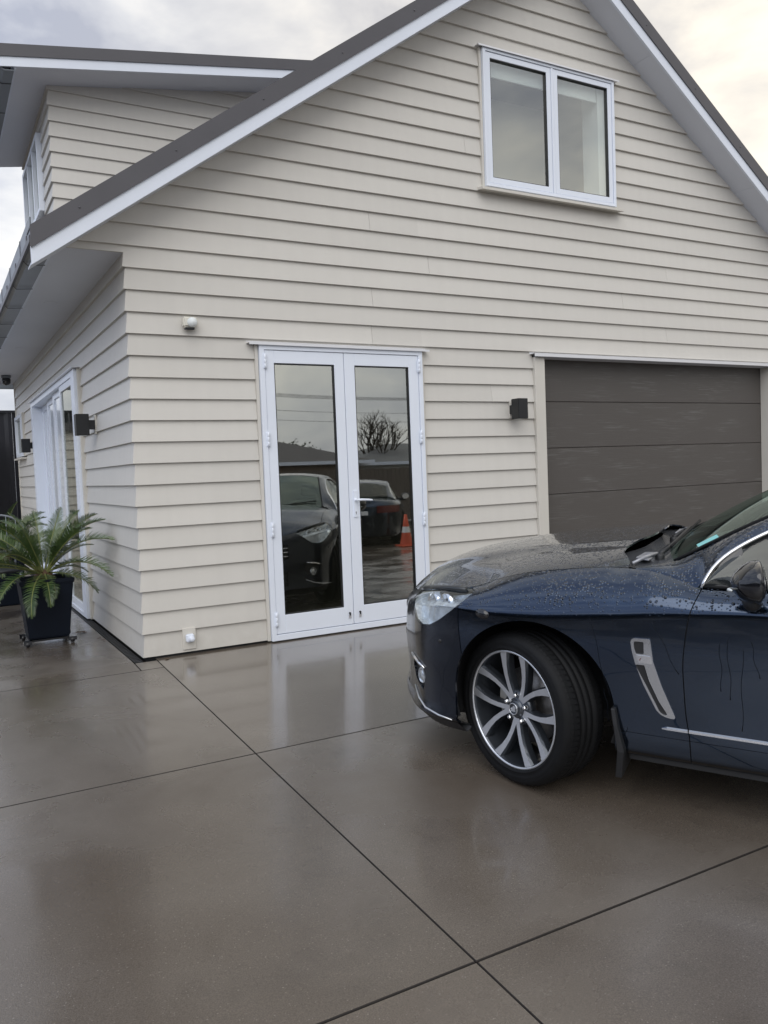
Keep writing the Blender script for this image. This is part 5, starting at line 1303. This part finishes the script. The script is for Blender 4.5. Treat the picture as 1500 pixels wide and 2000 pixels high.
for (y0_, y1_) in ((.50, -.12), (-.12, -.66)):
    bpt = base_ws(y0_); e_ = ws_point(y1_/.66*.9, .10)
    s = MB(); s.lathe([(0, 1.012), (.016, 1.010), (.020, 1.0), (.020, .97)], 14, 'z', (bpt.x+.045, y0_, 0)); s.tube([(bpt.x+.045, y0_, 1.008), (bpt.x+.02, y0_-.12, 1.03), tuple(e_+Vector((.012, .2, .018)))], [.011, .008, .006], 6); wa = s.build('wiper_arm', M['plastic'], car)
    s = MB(); a_ = ws_point((y0_-.02)/.70, .02)+Vector((.012, 0, .016)); b_ = ws_point(y1_/.70*.98, .13)+Vector((.012, 0, .016)); s.tube([tuple(a_.lerp(b_, q)) for q in np.linspace(0, 1, 8)], .006, 6); s.build('wiper_blade', M['rubber'], wa)
# small registration label inside the lower corner of the screen
def ws_patch(name, u0, u1, v0, v1, off, m, par):
    s = MB(); V = []
    for i in range(5):
        for j in range(3):
            p = ws_point(u0+(u1-u0)*i/4, v0+(v1-v0)*j/2)-Vector((.42, 0, .9))*off; V.append(tuple(p))
    s.add(V, grid_faces(5, 3)); return s.build(name, m, par)
ws_patch('registration_label', .885, .975, .13, .235, -.003, M['sticker'], ws)
s = MB()
for sg_ in (1, -1):
    s.tube([tuple(p+Vector((.002, .006*sg_, .003))) for p in [ws_point(sg_, j/12) for j in range(13)]], .0065, 6)
s.build('screen_seal', M['rubber'], ws)

# interior
s = MB(); V = []; n = 21
for i in range(n):
    y = -.68+1.36*i/(n-1); b = base_ws(y*.98)
    V += [(b.x-.02, y, .975), (b.x-.20, y, 1.0+.035*math.exp(-((y+.36)/.2)**2)), (b.x-.34, y, .985+.055*math.exp(-((y+.36)/.2)**2)), (b.x-.40, y, .90), (b.x-.36, y, .60)]
s.add(V, [(i*5+j, (i+1)*5+j, (i+1)*5+j+1, i*5+j+1) for i in range(n-1) for j in range(4)], 0, True); s.build('dashboard', M['seat'], car)
s = MB(); cst = Vector((-1.10, -.36, .93)); ax = Vector((-.88, 0, .47)).normalized(); u2 = Vector((0, 1, 0)); v2 = ax.cross(u2)
s.tube([cst+(u2*math.cos(a)+v2*math.sin(a))*.185 for a in np.linspace(0, 2*PI, 33)[:-1]], .014, 8, close=True)
for a in (0, PI, -PI/2): s.tube([cst-ax*.03, cst+(u2*math.cos(a)+v2*math.sin(a))*.18], .013, 6)
s.build('steering_wheel', M['seat'], car)
for y in (.36, -.36):
    s = MB(); s.box((-1.95, y-.25, .40), (-1.35, y+.25, .60)); seat = s.build('seat', M['seat'], car, .05, 3)
    s = MB(); s.prism([(-1.80, .55), (-1.95, .57), (-2.10, 1.12), (-2.0, 1.14)], y-.23, y+.23); s.build('backrest', M['seat'], seat, .04, 3)
    s = MB(); s.box((-2.12, y-.12, 1.15), (-2.03, y+.12, 1.31)); s.build('headrest', M['seat'], seat, .035, 3)
s = MB(); s.box((-2.95, -.62, .45), (-2.45, .62, .62)); s.prism([(-2.85, .6), (-3.0, .6), (-3.15, 1.05), (-3.05, 1.08)], -.62, .62); s.build('rear_seat', M['seat'], car, .03, 2)

# door mirrors
def mirror_unit(sg_):
    s = MB(); n, m_ = 22, 16; V = []
    for i in range(n):
        th = PI*i/(n-1)                                              # inboard to outboard
        for j in range(m_):
            ph = 2*PI*j/m_
            y = .945+.118-.118*math.cos(th)*1.0; rr = math.sin(th)**.62
            sx = -.970+(.095 if math.cos(ph) > 0 else .030)*rr*math.cos(ph)*(1-.25*math.sin(ph)*(math.sin(ph) > 0))+.03*(1-math.cos(th))*-.5; z = .998+.088*rr*math.sin(ph)*(1-.16*(1-math.cos(th))/2)+.008*(1-math.cos(th))
            V.append((sx, y*sg_, z))
    s.add(V, [(i*m_+j, (i+1)*m_+j, (i+1)*m_+(j+1) % m_, i*m_+(j+1) % m_) for i in range(n-1) for j in range(m_)], 0, True)
    o = s.build('door_mirror', M['gloss_black'], car)
    s = MB(); s.tube([(-.95, .865*sg_, .945), (-.955, .93*sg_, .925), (-.965, 1.02*sg_, .922), (-.98, 1.10*sg_, .935)], [.034, .038, .034, .014], 10); s.build('mirror_foot', M['plastic'], o)
    s = MB(); V = [(-1.045, (1.06+.088*math.cos(a))*sg_, 1.0+.068*math.sin(a)) for a in np.linspace(0, 2*PI, 25)[:-1]]+[(-1.030, (1.06+.088*math.cos(a))*sg_, 1.0+.068*math.sin(a)) for a in np.linspace(0, 2*PI, 25)[:-1]]
    s.add(V, [tuple(range(24)), tuple(range(47, 23, -1))]+[(i, (i+1) % 24, 24+(i+1) % 24, 24+i) for i in range(24)]); s.build('mirror_glass', M['chrome'], o)
    s = MB(); s.tube([(-.895, .98*sg_, .965), (-.888, 1.06*sg_, .972), (-.905, 1.14*sg_, .985)], [.005, .007, .004], 6); s.build('indicator', M['lens'] if False else M['blind'], o)
    # sail panel at the front corner of the window
    s = MB(); P3 = [(-.785, .855, .948), (-.842, .817, 1.048), (-.905, .79, 1.095), (-.93, .845, .948)]
    s.add([(a, (b+.006)*sg_, c) for a, b, c in P3]+[(a, (b-.004)*sg_, c) for a, b, c in P3], [(0, 1, 2, 3), (7, 6, 5, 4)]+[(i, (i+1) % 4, 4+(i+1) % 4, 4+i) for i in range(4)]); s.build('sail_panel', M['gloss_black'], o)
mirror_unit(1); mirror_unit(-1)

# wheels -------------------------------------------------------------------------
RT = .338
TK = lambda r: .250+(r-.250)*.8125
def make_wheel():
    """outer face towards +y at y = 0, centre at the origin"""
    s = MB(); s.lathe([(.252, -.004), (.2545, .001), (.2545, .006), (.251, .008), (.245, .004), (.241, -.010), (.236, -.060), (.228, -.10), (.226, -.19), (.246, -.205), (.250, -.20)], 80, 'y', mi=0)
    w = s.build('wheel', M['rimdark'], car)
    s = MB(); s.lathe([(.2450, .0045), (.2475, .0085), (.2515, .0090), (.2555, .0065), (.2560, .0015)], 80, 'y'); s.build('rim_lip', M['silver'], w)
    s = MB(); pr = [(.250, .002), (.258, .010), (.264, .014), (.266, .0165), (.270, .0165), (.272, .0145), (.290, .018), (.305, .018), (.309, .016), (.312, .016), (.315, .0155), (.325, .011), (.337, .000), (.343, -.016), (.3455, -.035)]
    ty = [(r, y) for r, y in pr]
    for y in (-.070, -.105, -.140): ty += [(.346, y-.001+.006), (.3385, y+.004), (.3385, y-.004), (.346, y-.007)]
    ty += [(.3455, -.178), (.343, -.200), (.330, -.218), (.30, -.230), (.25, -.21)]
    ty = [(TK(r), y) for r, y in ty]; s.lathe(ty, 96, 'y'); s.build('tyre', M['rubber'], w)
    # tread blocks on both shoulders
    s = MB(); NB = 84
    for sh in (0, 1):
        for k in range(NB):
            a0 = 2*PI*k/NB; a1 = a0+2*PI/NB*.70; Y = [(-.004, .3375), (-.018, .3450), (-.052, .3485)] if sh == 0 else [(-.212, .3375), (-.198, .3450), (-.164, .3485)]
            V = []
            for a in (a0, a1):
                for i_, (y, r) in enumerate(Y):
                    aa = a+.012*i_; r = TK(r); V.append((math.cos(aa)*r, y, math.sin(aa)*r))
                for i_, (y, r) in reversed(list(enumerate(Y))):
                    aa = a+.012*i_; r = TK(r); V.append((math.cos(aa)*(r-.007), y, math.sin(aa)*(r-.007)))
            s.add(V, [(0, 1, 2, 3, 4, 5), (11, 10, 9, 8, 7, 6)]+[(i, (i+1) % 6, 6+(i+1) % 6, 6+i) for i in range(6)])
    s.build('tread', M['rubber'], w)['kind'] = 'stuff'
    # hub dish
    s = MB(); s.lathe([(0, -.012), (.034, -.012), (.036, -.018), (.040, -.024), (.068, -.026), (.078, -.034), (.082, -.06), (0, -.08)], 40, 'y'); s.build('hub', M['rimdark'], w)
    # ten arms in five pairs, machined face on dark flanks
    for k in range(5):
        base = math.radians(54+72*k)
        for sgn in (-1, 1):
            cl = [(.044, 6, .016), (.075, 9.5, .0155), (.11, 12.0, .0145), (.15, 15, .0155), (.19, 18.5, .0185), (.225, 21.5, .0235), (.2455, 23.0, .0275)]
            L = []; R_ = []
            for (r, dg, hw) in cl:
                a = base+sgn*math.radians(dg); c = np.array([-math.cos(a)*r, math.sin(a)*r]); tn = np.array([math.sin(a), math.cos(a)]); rd = np.array([-math.cos(a), math.sin(a)])
                L.append((c+tn*hw, r)); R_.append((c-tn*hw, r))
            yf = lambda r: -.024+.026*(max(0, r-.046)/.2)**1.3
            def ring_(shr, dy):
                out_ = []
                for (l, r), (q, _) in zip(L, R_):
                    c = (l+q)/2; out_.append((c+(l-c)*shr, c+(q-c)*shr, r, dy))
                return out_
            A = ring_(.70, 0); Bq = ring_(1.0, -.012); Cq = ring_(1.06, -.042)
            V = []
            for rg in (A, Bq, Cq):
                for (l, q, r, dy) in rg: V += [(l[0], yf(r)+dy, l[1]), (q[0], yf(r)+dy, q[1])]
            n = len(cl); F = []; mi = []
            s = MB()
            face = [(2*i, 2*i+1, 2*i+3, 2*i+2) for i in range(n-1)]
            s.add(V, face, 0); 
            F = []
            for lay in (0, 1):
                o1, o2 = lay*2*n, (lay+1)*2*n
                for i in range(n-1):
                    F += [(o1+2*i, o1+2*i+2, o2+2*i+2, o2+2*i), (o1+2*i+1, o2+2*i+1, o2+2*i+3, o1+2*i+3)]
                F += [(o1, o2, o2+1, o1+1), (o1+2*n-2, o1+2*n-1, o2+2*n-1, o2+2*n-2)]
            s.f += F; s.m += [1]*len(F); s.sm += [False]*len(F)
            s.build('spoke', [M['silver'], M['rimdark']], w)
    for k in range(5):
        a = math.radians(90+72*k+0); s = MB(); s.lathe([(0, -.008), (.007, -.009), (.0095, -.012), (.0105, -.022), (.013, -.027)], 6, 'y', (-math.cos(a)*.058, 0, math.sin(a)*.058), smooth=False); s.build('lug_nut', M['chrome'], w)
    # centre cap with a raised crouching-beast roundel
    s = MB(); s.lathe([(0, -.004), (.022, -.004), (.0235, -.003), (.026, -.003), (.028, -.007), (.0285, -.012)], 32, 'y'); cp = s.build('centre_cap', M['rimdark'], w)
    s = MB(); s.lathe([(.0222, -.0035), (.0226, -.0015), (.0252, -.0015), (.0258, -.0032)], 32, 'y')
    lion = [(-.014, -.010), (-.004, -.012), (.002, -.008), (.004, -.012), (.012, -.009), (.010, -.003), (.015, .004), (.010, .012), (.003, .015), (-.002, .010), (.001, .005), (-.006, .006), (-.012, .002), (-.008, -.003)]
    s.prism([(-a, b) for a, b in lion], -.0042, -.0016, 'y'); s.lathe([(0, -.001), (.004, -.0015), (.0045, -.004)], 12, 'y', (.011, 0, -.002)); s.build('emblem', M['silver'], w)
    s = MB(); s.lathe([(.045, -.105), (.165, -.105), (.165, -.112), (.165, -.125), (.165, -.131), (.045, -.131)], 48, 'y'); s.build('brake_disc', M['steel'], w)
    s = MB()
    V = []; n = 10
    for i in range(n):
        a = math.radians(-26+52*i/(n-1)); 
        for (r, y) in ((.112, -.092), (.178, -.092), (.182, -.145), (.112, -.145)): V.append((-math.cos(PI-a)*r, y, math.sin(PI-a)*r))
    s.add(V, [(i*4+j, (i+1)*4+j, (i+1)*4+(j+1) % 4, i*4+(j+1) % 4) for i in range(n-1) for j in range(4)]+[(0, 1, 2, 3), (39, 38, 37, 36)]); s.build('caliper', M['caliper'], w, .006, 2)
    s = MB(); s.lathe([(0, -.11), (.05, -.11), (.05, -.25), (0, -.25)], 20, 'y'); s.build('axle_hub', M['steel'], w)
    return w
w0 = make_wheel()
STEER = math.radians(-26.1)
def put(w, s_, y_, side_, st=0.):
    w.scale = (1.03, 1, 1.03)
    w.location = (s_, y_, RT); w.rotation_euler = (0, 0, st if side_ > 0 else PI+st)
put(w0, 0, .90, 1, STEER)
w1 = copy_tree(w0, car); put(w1, -.09, -.90, -1, STEER)
w2 = copy_tree(w0, car); put(w2, -2.96, .895, 1)
w3 = copy_tree(w0, car); put(w3, -2.96, -.895, -1)
# rain run-off streaks are part of the paint's wet film: a few thin trickles that have settled on the flank
M['trickle'] = mat('water_trickle', (.004, .006, .010), .35, spec=.2)
for (s0_, z0_, s1_, z1_) in ((-.35, .80, -.43, .47), (-.60, .80, -.70, .60), (-.50, .35, -.49, .25), (-.85, .75, -.86, .55), (-.875, .765, -.895, .52), (-.93, .74, -.935, .40), (-.955, .77, -.99, .62), (-.41, .50, -.43, .36)):
    n = 14; pts = []
    for i in range(n):
        q = i/(n-1); a = s0_+(s1_-s0_)*q+.004*math.sin(q*9+s0_*30); z_ = z0_+(z1_-z0_)*q; pts.append((a, skin_y(a, z_)-.0002, z_))
    s = MB(); s.tube(pts, [.0006]+[.0014]*(n-2)+[.0024], 6); s.build('water_trickle', M['trickle'], car)

# ------------------------------------------------------------------ the place behind the camera (seen in the glass and paint)
other = copy_tree(car); other.matrix_world = Matrix.Translation((9.15, -13.9, gz(0, -12))) @ Matrix.Rotation(math.radians(-60), 4, 'Z')
other['label'] = 'dark sedan parked tail-on further down the drive, seen reflected in the french doors'
def cone(x, y):
    t = tag(empty('traffic_cone', (x, y, gz(x, y))), 'orange traffic cone with a pale band beside the far sedan, reflected in the door', 'traffic cone')
    s = MB(); s.box((-.19, -.19, 0), (.19, .19, .03)); s.build('base', M['cone'], t, .01, 1)
    s = MB(); s.lathe([(.145, .031), (.095, .30)], 24, 'z'); s.lathe([(.073, .431), (.03, .70), (0, .70)], 24, 'z'); s.build('cone_body', M['cone'], t)
    s = MB(); s.lathe([(.0945, .3005), (.074, .4305)], 24, 'z'); s.build('band', M['conewhite'], t)
cone(7.92, -9.75)
G0 = gz(0, -12)
fz = tag(empty('timber_fence', (0, -17.2, G0)), 'brown paling fence along the street side of the drive', 'fence')
for k in range(150):
    x = 21-k*.155
    if -3 < x < -.5: continue
    s = MB(); h_ = 1.75+random.uniform(-.01, .01); s.box((x, -.02, .05), (x+.148, 0, h_)); s.build('paling', M['timber'], fz)
s = MB(); s.box((-2.2, -.065, .4), (21, -.021, .47)); s.box((-2.2, -.065, 1.4), (21, -.021, 1.47)); s.build('rail', M['timber'], fz)
def cottage(name, x, y, w_, d_, h_, rh, wall, tile, label, rot=0):
    t = tag(empty(name, (x, y, G0-.75), rot), label, 'house', 'houses across the street')
    s = MB(); s.box((-w_/2, -d_/2, 0), (w_/2, d_/2, h_)); s.build('wall', wall, t)
    s = MB(); e_ = .5; V = [(-w_/2-e_, -d_/2-e_, h_), (w_/2+e_, -d_/2-e_, h_), (w_/2+e_, d_/2+e_, h_), (-w_/2-e_, d_/2+e_, h_), (-w_/2+d_*.35, 0, h_+rh), (w_/2-d_*.35, 0, h_+rh)]
    s.add(V, [(0, 1, 5, 4), (1, 2, 5), (2, 3, 4, 5), (3, 0, 4), (3, 2, 1, 0)]); rf = s.build('roof', tile, t)
    s = MB(); s.box((-w_/2-e_, d_/2+e_, h_-.12), (w_/2+e_, d_/2+e_+.1, h_+.02)); s.build('gutter', M['whitewood'], rf)
    for k, xx in enumerate((-w_*.33, -.2, w_*.3)):
        s = MB(); frame_rect(s, xx-.8, xx+.8, .9, 2.1, .07, d_/2+.001, d_/2+.06, F_); f_ = s.build('window', M['white'], t)
        s = MB(); bar(s, F_, xx-.73, xx+.73, d_/2+.005, d_/2+.02, .97, 2.03); s.build('pane', M['glass'], f_)
    return t
cottage('neighbour_house', 9.0, -30.5, 13, 8, 2.9, 1.2, M['brick'], M['tile'], 'brick house with dark hipped tile roof across the street, in the left door reflection')
cottage('neighbour_house', 24.0, -31, 15, 9, 2.8, 1.0, M['board'], M['tile_b'], 'cream house with grey roof across the street, in the right door reflection', .12)
cottage('neighbour_house', -9.0, -30, 14, 9, 2.8, 1.8, M['board'], M['tile'], 'cream house with a dark roof across the street behind the photographer', -.08)
cottage('neighbour_house', 40.0, -22, 12, 9, 2.7, 1.8, M['brick'], M['tile_b'], 'brick house with a grey roof further along the street', .5)
def tree(x, y, h_, leafy, label, seed):
    rnd = random.Random(seed); t = tag(empty('tree', (x, y, G0)), label, 'tree', 'trees across the street'); s = MB(); tips = []
    def grow(p, d, L, r, dep):
        q = p+d*L; md = p.lerp(q, .5)+Vector((rnd.uniform(-1, 1), rnd.uniform(-1, 1), 0))*L*.05
        s.tube([p, md, q], [r, r*.85, r*.65], 5 if dep < 3 else 3, cap=False)
        if dep >= (3 if leafy else 5): tips.append(q); return
        for k in range(3 if dep else 6):
            a = rnd.uniform(0, 2*PI); sp_ = rnd.uniform(.35, .75); nd = (d+Vector((math.cos(a), math.sin(a), rnd.uniform(-.1, .35)))*sp_).normalized(); grow(p.lerp(q, rnd.uniform(.55, 1)), nd, L*rnd.uniform(.6, .8), r*.6, dep+1)
    grow(Vector((0, 0, 0)), Vector((0, 0, 1)), h_*.34, h_*.022, 0); s.build('trunk', M['bark'], t)
    if leafy:
        f = MB()
        for q in tips:
            for k in range(70):
                p = q+Vector((rnd.gauss(0, 1), rnd.gauss(0, 1), rnd.gauss(0, .8)))*h_*.06; a, b = Vector([rnd.uniform(-1, 1) for _ in range(3)]).normalized()*.09, Vector([rnd.uniform(-1, 1) for _ in range(3)]).normalized()*.07
                f.add([p-a, p-b*.5, p+a, p+b], [(0, 1, 2, 3)])
        f.build('crown', M['foliage'], t)
tree(18.6, -30.0, 5.3, False, 'tall bare winter tree across the street, reflected in the right door pane', 3)
tree(13.9, -36, 4.3, True, 'dark leafy tree between the two reflected houses', 5)
tree(16.6, -36, 4.0, True, 'smaller leafy tree beside the bare tree', 8)
tree(-1.5, -24, 6.5, True, 'leafy tree opposite the gate behind the photographer', 11)
tree(33, -26, 7, True, 'leafy tree at the right end of the street', 13)
tree(-16, -20, 7, True, 'leafy tree at the left end of the street', 17)
pl = []
for x in (-14, 16, 46):
    t = tag(empty('power_pole', (x, -50, G0)), 'timber power pole across the street, %s' % {-14: 'left of the gate', 16: 'opposite the garage', 46: 'furthest to the right'}[x], 'power pole', 'street power poles')
    s = MB(); s.lathe([(.16, 0), (.12, 8.2), (0, 8.2)], 12, 'z'); s.build('post', M['pole'], t); s = MB(); s.box((-.06, -1.0, 7.5), (.06, 1.0, 7.62)); s.build('crossarm', M['pole'], t)
for k, (dy, z_) in enumerate(((-.9, 7.7), (-.3, 7.7), (.3, 7.7), (.9, 7.7), (0, 6.6), (0, 5.9))):
    w_ = tag(empty('power_line', (0, -50+dy, G0)), 'thin black overhead wire along the street, %s of the set' % ['rearmost upper', 'second upper', 'third upper', 'nearest upper', 'middle lower', 'lowest'][k], 'overhead wire', 'overhead wires')
    s = MB(); pts = []
    for a, b in ((-44, -14), (-14, 16), (16, 46)):
        for i in range(9): q = i/8; pts.append((a+(b-a)*q, 0, z_-.5*4*q*(1-q)))
    s.tube(pts, .016, 4, cap=False); s.build('wire', M['wire'], w_)
# hedge at the left boundary
t = tag(empty('boundary_hedge', (-7.6, 0, -.1)), 'clipped green hedge along the left boundary of the drive', 'hedge'); f = MB(); rnd = random.Random(2)
for k in range(9000):
    p = Vector((rnd.gauss(0, .18), rnd.uniform(-12, 8), rnd.uniform(-.3, 1.5)+rnd.gauss(0, .05))); a, b = Vector([rnd.uniform(-1, 1) for _ in range(3)]).normalized()*.06, Vector([rnd.uniform(-1, 1) for _ in range(3)]).normalized()*.05
    f.add([p-a, p-b*.5, p+a, p+b], [(0, 1, 2, 3)])
f.build('foliage', M['foliage'], t)
s = MB(); s.box((-.1, -12, -.5), (.1, 8, 1.3)); s.build('branches', M['bark'], t)
